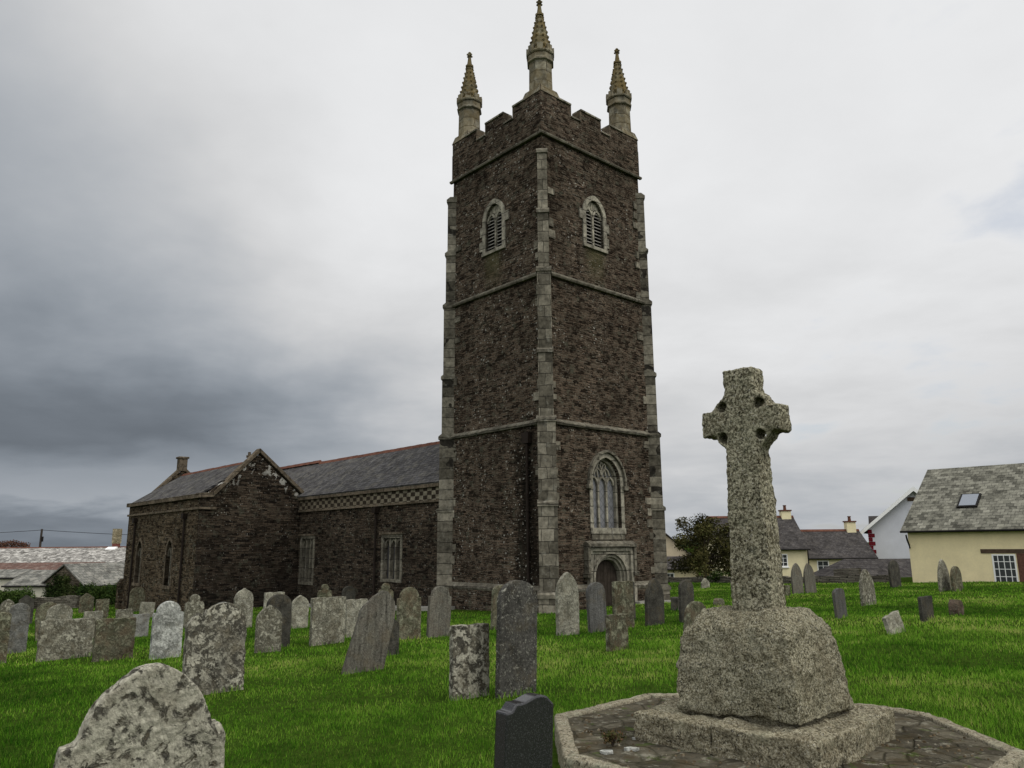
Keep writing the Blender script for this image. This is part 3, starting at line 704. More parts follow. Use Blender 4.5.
# blind panels that fill the wall between the hood and the window sill
MB().prism([(c-.95, 1.76), (c+.95, 1.76), (c+.95, 1.975), (c-.95, 1.975)], fW, -.05, .03).build('sill_course', M['trim'], dr, bevel=.01)
do = MB()
for k in range(8):
    u0 = c-.76+k*.19
    do.prism([(u0, -1.0), (u0+.18, -1.0), (u0+.18, 1.1), (u0, 1.1)], fW, -.36, -.29)
do.build('door', M['door'], dr, bevel=.006)
MB().prism([(c-1.05, -1.3), (c+1.05, -1.3), (c+1.05, -.93), (c-1.05, -.93)], fW, -.6, .75).build('doorstep', M['path'], dr, bevel=.02)

# downpipe and stain on the tower north side
def pipe(fn, u, z0, z1, parent=CH, hop=True):
    mb = MB(); mb.tube([fn(u, .09, z0), fn(u, .09, z1)], .055, 8)
    z = z0+.7
    while z < z1: mb.tube([fn(u, .09, z), fn(u, .09, z+.07)], .075, 8); z += 1.6
    if hop: mb.prism([(u-.12, z1), (u+.12, z1), (u+.17, z1+.26), (u-.17, z1+.26)], fn, .0, .24)
    return mb.build('downpipe', M['rust'], parent)
pipe(fN, .98, -1.1, 5.75, hop=False)
MB().prism([(.80, 5.3), (1.15, 5.3), (1.15, 5.7), (.80, 5.7)], fN, 0, .2).build('rainwater_head', M['rust'], CH)

# nave ----------------------------------------------------------------
NY0, NY1, AY0, AY1, AX = W+.01, 32.5, 19.2, 30.95, -5.3
nb = MB(); nb.prism([(.0, -2.2), (6.2, -2.2), (6.2, 3.9), (3.1, 6.3), (.0, 3.9)], lambda u, d_, z: (u+.02, d_, z), NY0, NY1)
nave = nb.build('nave_wall', M['nave'], CH)
cut = []
for y0, y1, z0, z1 in ((9.25, 10.95, .0, 2.1), (17.35, 18.95, -.35, 2.15)):
    cutter([(y0, z0), (y1, z0), (y1, z1), (y0, z1)], fN, .35)
carve(nave, cut); cut.clear()
def square_window(y0, y1, z0, z1, nl=3):
    mb = MB(); t = .16
    for P in ([(y0, z0), (y1, z0), (y1, z0+.14), (y0, z0+.14)], [(y0, z1-t), (y1, z1-t), (y1, z1), (y0, z1)],
              [(y0, z0+.14), (y0+t, z0+.14), (y0+t, z1-t), (y0, z1-t)], [(y1-t, z0+.14), (y1, z0+.14), (y1, z1-t), (y1-t, z1-t)]): mb.prism(P, fN, -.33, .015)
    wi = mb.build('nave_window', M['trim'], CH, bevel=.008)
    hd_ = MB().prism([(y0-.1, z1+.001), (y1+.1, z1+.001), (y1+.1, z1+.10), (y0-.1, z1+.10)], fN, -.1, .09).build('hood_mould', M['cope'], wi, bevel=.01)
    tr = MB(); lw = (y1-y0-2*t)/nl
    for k in range(1, nl): tr.bar([(y0+t+k*lw, z0+.14), (y0+t+k*lw, z1-t)], .11, fN, -.30, -.06)
    for k in range(nl):
        h_ = arch(y0+t+(k+.5)*lw, lw-.06, z0, z1-t-.34, z1-t-.06, 7); tr.bar(h_[1:-1], .07, fN, -.29, -.10)
    tr.build('mullion', M['trim'], wi)
    MB().prism([(y0+t, z0+.1), (y1-t, z0+.1), (y1-t, z1-t), (y0+t, z1-t)], fN, -.27, -.24).build('glass', M['dglass'], wi)
square_window(9.25, 10.95, .0, 2.1); square_window(17.35, 18.95, -.35, 2.15)
# chequered band and cornice under the eaves
m, n, b = mat('chequer_stone'); o = n.obj(); x, y, z = n.sep(o)
ck = n.new('ShaderNodeTexChecker'); n.put(ck.inputs['Vector'], n.comb(n.math('MULTIPLY_ADD', y, .62, n.math('MULTIPLY', n.noise(o, 1.3, 2), .12)), n.math('MULTIPLY_ADD', z, 1.08, n.math('MULTIPLY', n.noise(o, 2., 2), .05)), .1)); ck.inputs['Scale'].default_value = 5.2
pal = n.mix(n.noise(o, 2.5, 4), (.07, .058, .04), (.27, .245, .185))
far_ = n.step(n.math('ADD', y, n.math('MULTIPLY', n.noise(o, .8, 3), 4)), 10, 15)
pal = n.mix(n.math('MULTIPLY', far_, .6), pal, (.10, .08, .055))
cc = n.mix(ck.outputs['Fac'], (.030, .024, .018), pal)
cc = n.mix(1., cc, n.ramp(n.noise(o, 7, 4), [(.3, .6), (.7, 1.4)]), 'MULTIPLY')
n.put(b.inputs['Base Color'], cc); n.put(b.inputs['Normal'], n.bump(n.noise(o, 10, 4), .6, .03)); M['cheq'] = m
MB().prism([(NY0+.3, 3.50), (AY0-.02, 3.50), (AY0-.02, 4.03), (NY0+.3, 4.03)], fN, -.05, .04).build('chequer_band', M['cheq'], CH)
cm_ = MB()
cm_.prism([(NY0+.2, 3.40), (AY0-.02, 3.40), (AY0-.02, 3.498), (NY0+.2, 3.498)], fN, -.05, .09)
cm_.prism([(NY0+.2, 4.032), (AY0-.02, 4.032), (AY0-.02, 4.22), (NY0+.2, 4.22)], fN, -.05, .16)
cm_.build('cornice', M['cope'], CH, bevel=.012)
def roof_slab(mb, y0, y1, xe, ze, xr, zr, t=.10):
    nrm = Vector((-(zr-ze), 0, xr-xe)).normalized()*t
    if nrm.z < 0: nrm = -nrm
    mb.hexa([(xe, y0, ze), (xr, y0, zr), (xr, y1, zr), (xe, y1, ze)], [(xe+nrm.x, y0, ze+nrm.z), (xr+nrm.x, y0, zr+nrm.z), (xr+nrm.x, y1, zr+nrm.z), (xe+nrm.x, y1, ze+nrm.z)])
rb = MB(); roof_slab(rb, NY0, NY1, -.14, 4.16, 3.1, 6.48); roof_slab(rb, NY0, NY1, 6.34, 4.16, 3.1, 6.48)
nr_ = rb.build('nave_roof', M['slate_church'], CH)
def ridge(y0, y1, x, z, parent, name='ridge_tiles', step=.45):
    mb = MB(); y = y0
    while y < y1-.05:
        h = .105+random.uniform(-.008, .008); ye = min(y+step-.012, y1)
        mb.prism([(-.16, -.07), (-.03, h), (.03, h), (.16, -.07)], lambda u, d_, zz_: (x+u, d_, z+zz_), y, ye); y += step
    return mb.build(name, M['terra'], parent)
ridge(NY0, 22.9, 3.1, 6.56, nr_); ridge(22.95, NY1, 3.1, 6.66, nr_)
pipe(fN, 11.35, -1.3, 3.1)
MB().box(.2, 6.0, NY1, NY1+.4, -2.2, 6.0).build('east_wall', M['nave'], CH)

# aisle ---------------------------------------------------------------
GX, GZ = -2.45, 6.35
ab = MB(); ab.prism([(AX, -2.4), (.012, -2.4), (.012, 4.0), (GX, 5.8), (AX, 4.0)], lambda u, d_, z: (u, d_, z), AY0+.28, AY1-.33)
aisle = ab.build('aisle_wall', M['aisle'], CH)
gw = MB().prism([(AX+.0, -2.4), (-.02, -2.4), (-.02, 4.35), (GX, GZ), (AX+.0, 4.0)], lambda u, d_, z: (u, d_, z), AY0-.012, AY0+.3)
cut = []
fA = lambda u, d_, z: (AX-d_, u, z)
for yc in (23.25, 28.3): cutter(arch(yc, .95, -.35, 1.25, 2.0), fA, .35)
carve(aisle, cut); cut.clear()
gab = gw.build('aisle_gable', M['nave'], CH)
MB().prism([(AX+.01, -2.4), (-.02, -2.4), (-.02, 4.35), (GX, GZ), (AX+.01, 4.0)], lambda u, d_, z: (u, d_, z), AY1-.35, AY1+.012).build('aisle_gable', M['aisle'], CH)
# the pale lichen crusts under the gable coping
for yc in (23.25, 28.3):
    A = arch(yc, 1.2, -.35, 1.25, 2.17); B = arch(yc, .95, -.35, 1.25, 2.0)
    wi = MB().ring(A, B, fA, -.3, .03).prism([(yc-.65, -.52), (yc+.65, -.52), (yc+.65, -.35), (yc-.65, -.35)], fA, -.3, .08).build('lancet_window', M['cope'], CH, bevel=.008)
    tr = MB().bar([(yc, -.35), (yc, 1.55)], .10, fA, -.24, -.08)
    for s_ in (-1, 1): tr.bar(arch(yc+s_*.24, .42, -.35, 1.15, 1.55, 6)[1:-1], .07, fA, -.24, -.08)
    tr.build('mullion', M['trim'], wi)
    MB().prism(B, fA, -.26, -.22).build('glass', M['leaded'], wi)
ac = MB()
ac.prism([(AY0-.06, 3.46), (AY1+.05, 3.46), (AY1+.05, 3.58), (AY0-.06, 3.58)], fA, -.05, .09)
ac.prism([(AY0-.06, 4.02), (AY1+.05, 4.02), (AY1+.05, 4.24), (AY0-.06, 4.24)], fA, -.25, .16)
# the bands return on the gable end
ac.prism([(AX, 3.46), (AX+.75, 3.46), (AX+.75, 3.58), (AX, 3.58)], lambda u, d_, z: (u, AY0-d_, z), -.02, .085)
ac.build('aisle_cornice', M['cope'], CH, bevel=.012)
def coping(yc, half, name='gable_coping', up=.34):
    mb = MB(); L = [(AX-.16, 4.12), (AX+.55, 4.18), (GX, GZ+.22), (.16, 4.42)]
    for (xa, za), (xb, zb) in zip(L, L[1:]):
        mb.hexa([(xa, yc-half, za-.10), (xb, yc-half, zb-.10), (xb, yc+half, zb-.10), (xa, yc+half, za-.10)],
                [(xa, yc-half, za+.13), (xb, yc-half, zb+.13), (xb, yc+half, zb+.13), (xa, yc+half, za+.13)])
    return mb.build(name, M['cope'], CH, bevel=.014)
coping(AY0+.12, .24); fc = coping(AY1-.15, .24)
st = MB().box(GX-.24, GX+.24, AY1-.42, AY1+.1, GZ, 7.15).box(GX-.31, GX+.31, AY1-.49, AY1+.17, 7.151, 7.27)
st.build('gable_stack', M['cope'], CH, bevel=.01)
rb = MB(); roof_slab(rb, AY0+.3, AY1-.35, AX-.05, 4.12, GX, 5.98); roof_slab(rb, AY0+.3, AY1-.35, .2, 4.2, GX, 5.98)
ar_ = rb.build('aisle_roof', M['slate_church'], CH); ridge(AY0+.35, AY1-.5, GX, 6.05, ar_)
cr = MB(); cr.box(GX-.06, GX+.06, AY0+1.2, AY0+1.32, 6.1, 6.62); cr.box(GX-.06, GX+.06, AY0+1.0, AY0+1.52, 6.34, 6.46); cr.lathe([(.17, 6.36), (.17, 6.44)], GX, AY0+1.26, 8)
cr.build('ridge_cross', M['cope'], ar_)
pipe(fA, 21.1, -2.0, 3.05); pipe(fA, 29.25, -2.2, 3.05)
MB().box(AX-.22, AX+.05, AY1-.1, AY1+.35, -2.4, -.55).hexa([(AX-.26, AY1-.14, -.55), (AX+.05, AY1-.14, -.55), (AX+.05, AY1+.39, -.55), (AX-.26, AY1+.39, -.55)], [(AX-.05, AY1-.14, -.2), (AX+.05, AY1-.14, -.2), (AX+.05, AY1+.39, -.2), (AX-.05, AY1+.39, -.2)]).build('aisle_buttress', M['aisle'], CH)

# path strips beside the church
def chl(x, y):
    return Vector((1.253+x*math.cos(TH)-y*math.sin(TH), 28+x*math.sin(TH)+y*math.cos(TH)))
def strip(x0, x1, y0, y1, h=.10, name='path'):
    mb = MB(); nseg = 10
    for k in range(nseg):
        ya, yb = y0+(y1-y0)*k/nseg, y0+(y1-y0)*(k+1)/nseg
        P = [chl(x0, ya), chl(x1, ya), chl(x1, yb), chl(x0, yb)] if y1-y0 > x1-x0 else None
        if P is None:
            xa, xb = x0+(x1-x0)*k/nseg, x0+(x1-x0)*(k+1)/nseg
            P = [chl(xa, y0), chl(xb, y0), chl(xb, y1), chl(xa, y1)]
        mb.hexa([(p.x, p.y, ground(p.x, p.y)-.3) for p in P], [(p.x, p.y, ground(p.x, p.y)+h) for p in P])
    return tag(mb.build(name, M['path']), kind='structure')
strip(-1.0, -.16, 5.2, 18.9, .12); strip(4.0, 6.4, -.75, -.16, .10)

# ------------------------------------------------------------------ celtic cross monument
MON = empty('celtic_cross', (2.12, 7.0, -.02), 0)
tag(MON, 'weathered granite wheel-head cross on a rough boulder plinth and octagonal kerbed platform', 'stone cross')
RO = 1.90
octp = [(RO*math.cos(math.pi/8+k*math.pi/4), RO*math.sin(math.pi/8+k*math.pi/4)) for k in range(8)]
pv = MB(); pv.prism([(x*.95, y*.95) for x, y in octp], lambda u, d_, z: (u, z, d_), -.5, .03)
m, n, b = mat('crazy_paving'); o = n.obj()
wv = n.vmath('ADD', n.scale(o, (1, 1, 0)), n.scale(n.vmath('SUBTRACT', n.noisec(o, 4, 3), (.5, .5, .5)), (.10, .10, 0)))
cell = n.voro(wv, 3.4, out='Color'); ed = n.voro(wv, 3.4, 'DISTANCE_TO_EDGE')
c = n.mix(n.sep(cell)[0], (.045, .040, .03), (.10, .09, .066))
c = n.mix(1., c, n.ramp(n.noise(o, 12, 6, .7), [(.3, .5), (.7, 1.5)]), 'MULTIPLY')
c = n.mix(n.math('MULTIPLY', n.step(n.noise(o, 3, 6, .75), .5, .6), .75), c, (.045, .035, .02))
c = n.mix(n.math('MULTIPLY', n.step(n.noise(n.vmath('ADD', o, (3, 3, 3)), 5, 6, .75), .57, .64), .7), c, (.05, .075, .018))
c = n.mix(n.math('MULTIPLY', n.step(n.noise(n.vmath('ADD', o, (6, 1, 3)), 7, 6, .75), .56, .62), .6), c, (.22, .21, .165))
c = n.mix(n.math('SUBTRACT', 1., n.math('MULTIPLY_ADD', n.step(ed, .005, .03), .6, .4)), c, (.035, .033, .02))
n.put(b.inputs['Base Color'], c)
n.put(b.inputs['Normal'], n.bump(n.math('ADD', n.step(ed, .0, .06), n.noise(o, 18, 6, .7)), .8, .025)); M['crazy'] = m
pav = pv.build('paving', M['crazy'], MON)
for k in range(8):
    a, b2 = Vector(octp[k]), Vector(octp[(k+1) % 8]); wdt = .125
    ia, ib = a*(1-wdt/(RO*.924)), b2*(1-wdt/(RO*.924))
    g_ = (b2-a).normalized()*.004; a += g_; b2 -= g_; ia += g_; ib -= g_
    kb = MB().hexa([(*a, -.4), (*b2, -.4), (*ib, -.4), (*ia, -.4)], [(*a, .055), (*b2, .055), (*ib, .055), (*ia, .055)]).build('kerb_stone', M['kerb'], MON)
    rough(kb, .018, [(6, .012), (18, .006)], 3, k*1.3)
MA = R(-44)       # long axis of the cross arms: right arm towards the viewer
def turned(o, x, y, z, a=MA): o.location = (x-2.12, y-7.0, z+.02); o.rotation_euler = (0, 0, a); return o
# stepped base of two slabs
for x0, x1 in ((-.79, -.085), (-.075, .77)):
    s_ = turned(MB().box(x0, x1, -.77, .77, -.3, .0).build('base_slab', M['slabm'], MON), 2.09, 6.86, .225)
    rough(s_, .016, [(3, .035), (8, .022), (20, .014), (45, .006)], 9, x0*3)
bk = MB(); 
bk.hexa([(-.47, -.46, -.06), (.43, -.46, -.06), (.43, .40, -.06), (-.47, .40, -.06)], [(-.47, -.46, .035), (.43, -.46, .035), (.43, .40, .035), (-.47, .40, .035)])
bk.hexa([(-.545, -.535, .03), (.50, -.535, .03), (.50, .475, .03), (-.545, .475, .03)], [(-.575, -.51, .38), (.47, -.51, .38), (.47, .45, .38), (-.575, .45, .38)])
bk.hexa([(-.575, -.51, .38), (.47, -.51, .38), (.47, .45, .38), (-.575, .45, .38)], [(-.52, -.43, .68), (.40, -.42, .68), (.40, .39, .68), (-.52, .38, .68)])
bk.hexa([(-.52, -.43, .68), (.40, -.42, .68), (.40, .39, .68), (-.52, .38, .68)], [(-.40, -.30, .815), (.27, -.30, .815), (.28, .26, .815), (-.38, .28, .815)])
bo = turned(bk.build('plinth_block', M['block'], MON), 2.13, 6.86, .232)
rough(bo, .015, [(2.2, .035), (6, .024), (15, .018), (38, .011)], 4, 5.)
# shaft and head
cs = MB(); t0, t1 = .135, .112
H0, HC, HT = 1.00, 2.665, 3.135        # foot, head centre, top (world heights)
cs.hexa([(-.195, -t0, 0), (.195, -t0, 0), (.195, t0, 0), (-.195, t0, 0)], [(-.145, -t1, HC-H0), (.145, -t1, HC-H0), (.145, t1, HC-H0), (-.145, t1, HC-H0)])
z1, z2 = HC-H0, HT-H0
cs.hexa([(-.142, -t1, z1-.1), (.142, -t1, z1-.1), (.142, t1, z1-.1), (-.142, t1, z1-.1)], [(-.150, -t1, z2), (.150, -t1, z2), (.150, t1, z2), (-.150, t1, z2)])
for s_ in (-1, 1):
    L_ = .385 if s_ < 0 else .365
    cs.hexa([(s_*.10, -t1, z1-.10), (s_*L_, -t1, z1-.125), (s_*L_, t1, z1-.125), (s_*.10, t1, z1-.10)], [(s_*.10, -t1, z1+.10), (s_*L_, -t1, z1+.115), (s_*L_, t1, z1+.115), (s_*.10, t1, z1+.10)])
nr2 = 40
A = [(.295*math.cos(2*math.pi*k/nr2), z1+.295*math.sin(2*math.pi*k/nr2)) for k in range(nr2)]
cs.prism(A, lambda u, d_, z: (u, d_, z), -t1+.022, t1-.022)
co = turned(cs.build('cross_shaft', M['cross'], MON), 2.095, 6.86, H0)
holes = []
for ux in (-1, 1):
    for uz in (-1, 1):
        A = [(ux*.176+.052*math.cos(2*math.pi*k/16), z1+uz*.140+.047*math.sin(2*math.pi*k/16)) for k in range(16)]
        h_ = MB().prism(A, lambda u, d_, z: (u, d_, z), -.3, .3).build('cutter', M['cross']); h_.parent = MON; turned(h_, 2.095, 6.86, H0); holes.append(h_)
rm = co.modifiers.new('r', 'REMESH'); rm.mode = 'VOXEL'; rm.voxel_size = .015
carve(co, holes)
rough(co, .011, [(5, .009), (14, .009), (36, .0075), (75, .004)], 2, 9.)
# debris on the paving
dbm = MB(); rg = random.Random(5)
flake_px = [(640, 741), (632, 752), (607, 755)]
for i, (fx, fy) in enumerate(flake_px):
    p = at(fx, fy, 6.6)
    d_ = ray(fx, fy); t = (0.0-EYE.z)/d_.z; p = EYE+d_*t
    k = MB(); nn = 7; pts = [(rg.uniform(.03, .06)*math.cos(2*math.pi*j/nn)*1.3, rg.uniform(.02, .045)*math.sin(2*math.pi*j/nn)) for j in range(nn)]
    k.prism(pts, lambda u, dd, z: (u, z, dd), -.005, .016)
    f_ = k.build('stone_flake', T['white'], None, bevel=.003); f_.location = (p.x, p.y, .016)
    tag(f_, ['pale stone flake lying nearest the base slab on the paving', 'small pale chip on the paving between two larger flakes', 'broad pale flake on the paving beside the kerb, below the weed'][i], 'stone')

gb = MB(); rg = random.Random(77)
for _ in range(420):
    a = rg.uniform(0, 2*math.pi); r_ = 1.68*math.sqrt(rg.uniform(.25, 1)); x, y = r_*math.cos(a), r_*math.sin(a)
    if mnoise.noise(Vector((x*2.2, y*2.2, 3))) < -.05: continue
    q = rg.uniform(.006, .018); ph = rg.uniform(0, 6)
    P = [(x+q*rg.uniform(.7, 1.3)*math.cos(ph+j*1.05), y+q*rg.uniform(.7, 1.3)*math.sin(ph+j*1.05)) for j in range(6)]
    z0 = .0; hh = q*rg.uniform(.3, .8)
    gb.add([(u, v_, z0-.004) for u, v_ in P]+[(x+(u-x)*.6, y+(v_-y)*.6, z0+hh) for u, v_ in P], [tuple(range(6, 12))]+[(j, (j+1) % 6, 6+(j+1) % 6, 6+j) for j in range(6)])
m, n, b = mat('grit'); o = n.obj(); n.put(b.inputs['Base Color'], n.ramp(n.noise(o, 9, 3), [(.35, (.03, .022, .012)), (.5, (.10, .075, .045)), (.65, (.22, .20, .15))]))
gr_ = gb.build('grit', m); gr_.location = (2.12, 7.0, .012); tag(gr_, 'scattered grit and leaf litter on the platform paving', 'grit', kind='stuff')

# ------------------------------------------------------------------ leaves, bushes
def leaf_cloud(centres, n, size, rng, flat=.5):
    """centres: (x,y,z,rx,ry,rz); returns verts, faces, rnd attr"""
    v = np.empty((n*4, 3)); rn = np.empty(n)
    wts = np.array([c_[3]*c_[4]*c_[5] for c_ in centres])**.75; wts /= wts.sum(); pick = rng.choice(len(centres), n, p=wts)
    for i in range(n):
        c_ = centres[pick[i]]; d_ = rng.normal(size=3); d_ /= np.linalg.norm(d_); r_ = rng.random()**.35*(1+.15*rng.normal())
        p = np.array(c_[:3])+d_*np.array(c_[3:6])*r_
        a = rng.normal(size=3); a /= np.linalg.norm(a); b_ = np.cross(a, rng.normal(size=3)); b_ /= np.linalg.norm(b_)
        s_ = size*(.6+.8*rng.random())
        v[i*4:i*4+4] = [p-a*s_, p+b_*s_*flat, p+a*s_, p-b_*s_*flat]
        rn[i] = np.clip(.5+.25*rng.normal()+.25*math.sin(pick[i]*12.9), 0, 1)
    f = np.arange(n*4).reshape(-1, 4)
    return v, f, rn
def leaf_obj(name, centres, n, size, material, parent=None, seed=1):
    rng = np.random.default_rng(seed); v, f, rn = leaf_cloud(centres, n, size, rng)
    me = bpy.data.meshes.new(name); me.from_pydata(v.tolist(), [], f.tolist()); me.materials.append(material)
    at_ = me.attributes.new('rnd', 'FLOAT', 'FACE'); at_.data.foreach_set('value', rn.astype('f'))
    o = bpy.data.objects.new(name, me); COL.objects.link(o)
    if parent is not None: o.parent = parent
    return o
M['leaf_bush'] = foliage('bush_leaves', [(0, (.022, .024, .011)), (.5, (.050, .047, .018)), (.8, (.075, .065, .024)), (1, (.10, .105, .036))])
M['leaf_hedge'] = foliage('hedge_leaves', [(0, (.012, .022, .008)), (.6, (.03, .055, .015)), (1, (.06, .09, .022))])
M['leaf_ivy'] = foliage('ivy_leaves', [(0, (.012, .02, .008)), (.6, (.03, .048, .014)), (1, (.07, .08, .03))])
M['leaf_red'] = foliage('russet_leaves', [(0, (.05, .025, .018)), (.6, (.09, .04, .028)), (1, (.11, .065, .04))])
M['leaf_weed'] = foliage('weed_leaves', [(0, (.025, .022, .012)), (.6, (.05, .055, .02)), (1, (.11, .06, .035))])
M['bark'] = plain('bark', (.045, .036, .028), .95, .3, 6)

def tree(name, base, clumps, n, size, lm, label, cat, seed, trunk=.12, height=None):
    o = empty(name, base); tag(o, label, cat)
    mb = MB(); rg_ = random.Random(seed)
    th_ = height or max(c_[2] for c_ in clumps)*.6
    mb.tube([(0, 0, -.3), (.03, .02, th_*.4), (.0, .05, th_)], [trunk, trunk*.8, trunk*.5], 8)
    for c_ in clumps:
        s_ = Vector((0, .03, th_*rg_.uniform(.3, .9))); e_ = Vector(c_[:3]); mid = (s_+e_)/2+Vector((rg_.uniform(-.1, .1), rg_.uniform(-.1, .1), .1))
        mb.tube([s_, mid, e_], [trunk*.45, trunk*.3, trunk*.1], 6)
    mb.build('trunk', M['bark'], o)
    leaf_obj('crown', clumps, n, size, lm, o, seed)
    return o
rg = random.Random(11)
B0 = at(703, 583, 50); gz = ground(B0.x, B0.y)
cl = []
for k in range(40):
    a = rg.uniform(0, 2*math.pi); r_ = rg.uniform(.2, 1.5); z_ = rg.uniform(1.0, 4.0)
    wmax = 1.75*math.sqrt(max(.1, 1-((z_-2.0)/2.5)**2))
    r_ = min(r_*1.15, wmax*1.15); cl.append((r_*math.cos(a)*1.1, r_*math.sin(a), z_, rg.uniform(.4, .75), rg.uniform(.4, .75), rg.uniform(.3, .6)))
tree('bush_tree', (B0.x+.15, B0.y, gz), cl, 15000, .075, M['leaf_bush'], 'brown-green round bushy tree standing beyond the churchyard between the tower and the granite cross', 'tree', 3, .10, 2.2)

# weed on the platform
dd_ = ray(613, 750); t = (-.02-EYE.z)/dd_.z; wp = EYE+dd_*t
wd_ = empty('weed', (wp.x, wp.y, .01)); tag(wd_, 'small dark straggly weed growing in the platform paving at the foot of the granite cross', 'plant')
mb = MB(); rg = random.Random(8)
for k in range(16):
    a = rg.uniform(0, 6.28); l = rg.uniform(.03, .11); mb.tube([(0, 0, -.01), (l*.4*math.cos(a), l*.4*math.sin(a), .06), (l*math.cos(a), l*math.sin(a), rg.uniform(.06, .14))], [.003, .0025, .001], 5)
mb.build('stem', M['bark'], wd_)
leaf_obj('leaves', [(rg.uniform(-.08, .08), rg.uniform(-.06, .06), rg.uniform(.03, .11), .05, .05, .035) for _ in range(9)], 420, .012, M['leaf_weed'], wd_, 4)

# ------------------------------------------------------------------ headstones
FOOT = []
def outline(shape, W_, H_, rng, jit):
    h = W_/2; P = []
    def arc(cx, cz, rx, rz, a0, a1, k=10):
        return [(cx+rx*math.cos(a0+(a1-a0)*i/k), cz+rz*math.sin(a0+(a1-a0)*i/k)) for i in range(k+1)]
    pi = math.pi
    if shape == 'round': P = [(h, 0)]+arc(0, H_-h*.85, h, h*.85, 0, pi, 18)+[(-h, 0)]
    elif shape == 'segment': r_ = .22*W_; P = [(h, 0)]+arc(0, H_-r_, h, r_, 0, pi, 16)+[(-h, 0)]
    elif shape == 'flat': P = [(h, 0), (h, H_-.01), (h*.5, H_), (0, H_-.012), (-h*.5, H_), (-h, H_-.008), (-h, 0)]
    elif shape == 'shoulder':
        s_ = h*.80; zc = H_-s_*.95
        P = [(h, 0), (h, zc-.03), (h*.97, zc-.0), (s_, zc)]+arc(0, zc, s_, s_*.95, 0, pi, 16)+[(-s_, zc), (-h*.97, zc), (-h, zc-.03), (-h, 0)]
    elif shape == 'lancet': P = [(u, z) for u, z in arch(0, W_, 0, H_-W_*.75, H_, 9)][::-1]
    elif shape == 'fore':
        z0 = H_*.60; r_ = H_-z0
        q = [(.80, 0), (.78, .15), (.71, .36), (.60, .56), (.47, .73), (.33, .86), (.18, .95), (.05, 1.0), (-.08, .985), (-.22, .93), (-.36, .83), (-.50, .68), (-.63, .48), (-.73, .26), (-.80, .05)]
        P = [(h, 0), (h, z0-.10), (h*.95, z0-.02), (h*.88, z0+.02)]+[(h*a_, z0+r_*b_) for a_, b_ in q]+[(-h*.86, z0-.015), (-h, z0-.02), (-h, 0)]
    elif shape == 'ogee':
        z0 = H_-W_*.58; r_ = H_-z0; P = [(h, 0), (h, z0)]+[(h*a_, z0+r_*b_) for a_, b_ in ((.99, .12), (.94, .30), (.84, .47), (.68, .63), (.48, .76), (.28, .85), (.15, .92), (.06, .98))]
        P = P+[(0, H_)]+[(-u, z) for u, z in P[::-1]]
    elif shape == 'trefoil':
        z0 = H_-W_*.62
        P = [(h, 0), (h, z0)]+arc(h*.62, z0+.02*W_, h*.36, W_*.22, 0, pi*.75, 6)+arc(0, H_-h*.52, h*.52, h*.52, -.15, pi+.15, 12)+arc(-h*.62, z0+.02*W_, h*.36, W_*.22, pi*.25, pi, 6)+[(-h, z0), (-h, 0)]
    elif shape == 'lumpy':
        P = [(h, 0), (h*1.02, H_*.72), (h*.95, H_*.82)]+arc(h*.25, H_-.36*W_, h*.70, W_*.36, .1, pi*.75, 10)+[(-h*.35, H_*.93), (-h*.45, H_*.86), (-h*.62, H_*.90), (-h*.82, H_*.84), (-h*.98, H_*.74), (-h, 0)]
    elif shape == 'slant':
        P = [(h*.62, 0), (h*1.02, H_*.70), (h*.98, H_*.86), (h*.66, H_*.985), (h*.45, H_), (h*.1, H_*.92), (-h*.28, H_*.80), (-h*.40, H_*.74), (-h*.98, 0)]
    elif shape == 'scroll':
        P = [(h, 0), (h, H_*.93), (h*.80, H_*.965)]+[(h*(.7-1.3*t), H_*(.975+.025*math.cos(pi*(t*1.5-.35)))) for t in [i/8 for i in range(9)]]+[(-h*.78, H_*.90), (-h, H_*.89), (-h, 0)]
    elif shape == 'broken': P = [(h, 0), (h*1.02, H_*.55), (h*.82, H_*.86), (h*.35, H_), (-h*.2, H_*.97), (-h*.7, H_*.88), (-h, H_*.60), (-h*.98, 0)]
    elif shape == 'boulder': P = [(h*.8, 0), (h, H_*.4), (h*.8, H_*.8), (h*.25, H_*.95), (0, H_*.88), (-h*.35, H_), (-h*.85, H_*.75), (-h, H_*.35), (-h*.85, 0)]
    elif shape == 'gable': P = [(h, 0), (h, H_-W_*.36), (h*.12, H_-.02), (-h*.12, H_), (-h, H_-W_*.36), (-h, 0)]
    # resample and jitter
    Q = []
    for (a, b2) in zip(P, P[1:]):
        L = math.hypot(b2[0]-a[0], b2[1]-a[1]); k = max(1, int(L/.045))
        Q += [(a[0]+(b2[0]-a[0])*i/k, a[1]+(b2[1]-a[1])*i/k) for i in range(k)]
    Q.append(P[-1]); s_ = rng.uniform(0, 100)
    out = []
    for u, z in Q:
        j = jit*mnoise.noise(Vector((u*7+s_, z*7, 0)))+jit*.6*mnoise.noise(Vector((u*22+s_, z*22, 4)))
        j2 = jit*mnoise.noise(Vector((u*7, z*7+s_, 9)))
        out.append((u+j, max(z+j2, 0) if z > .02 else z))
    return [(out[0][0], -.35)]+out+[(out[-1][0], -.35)]
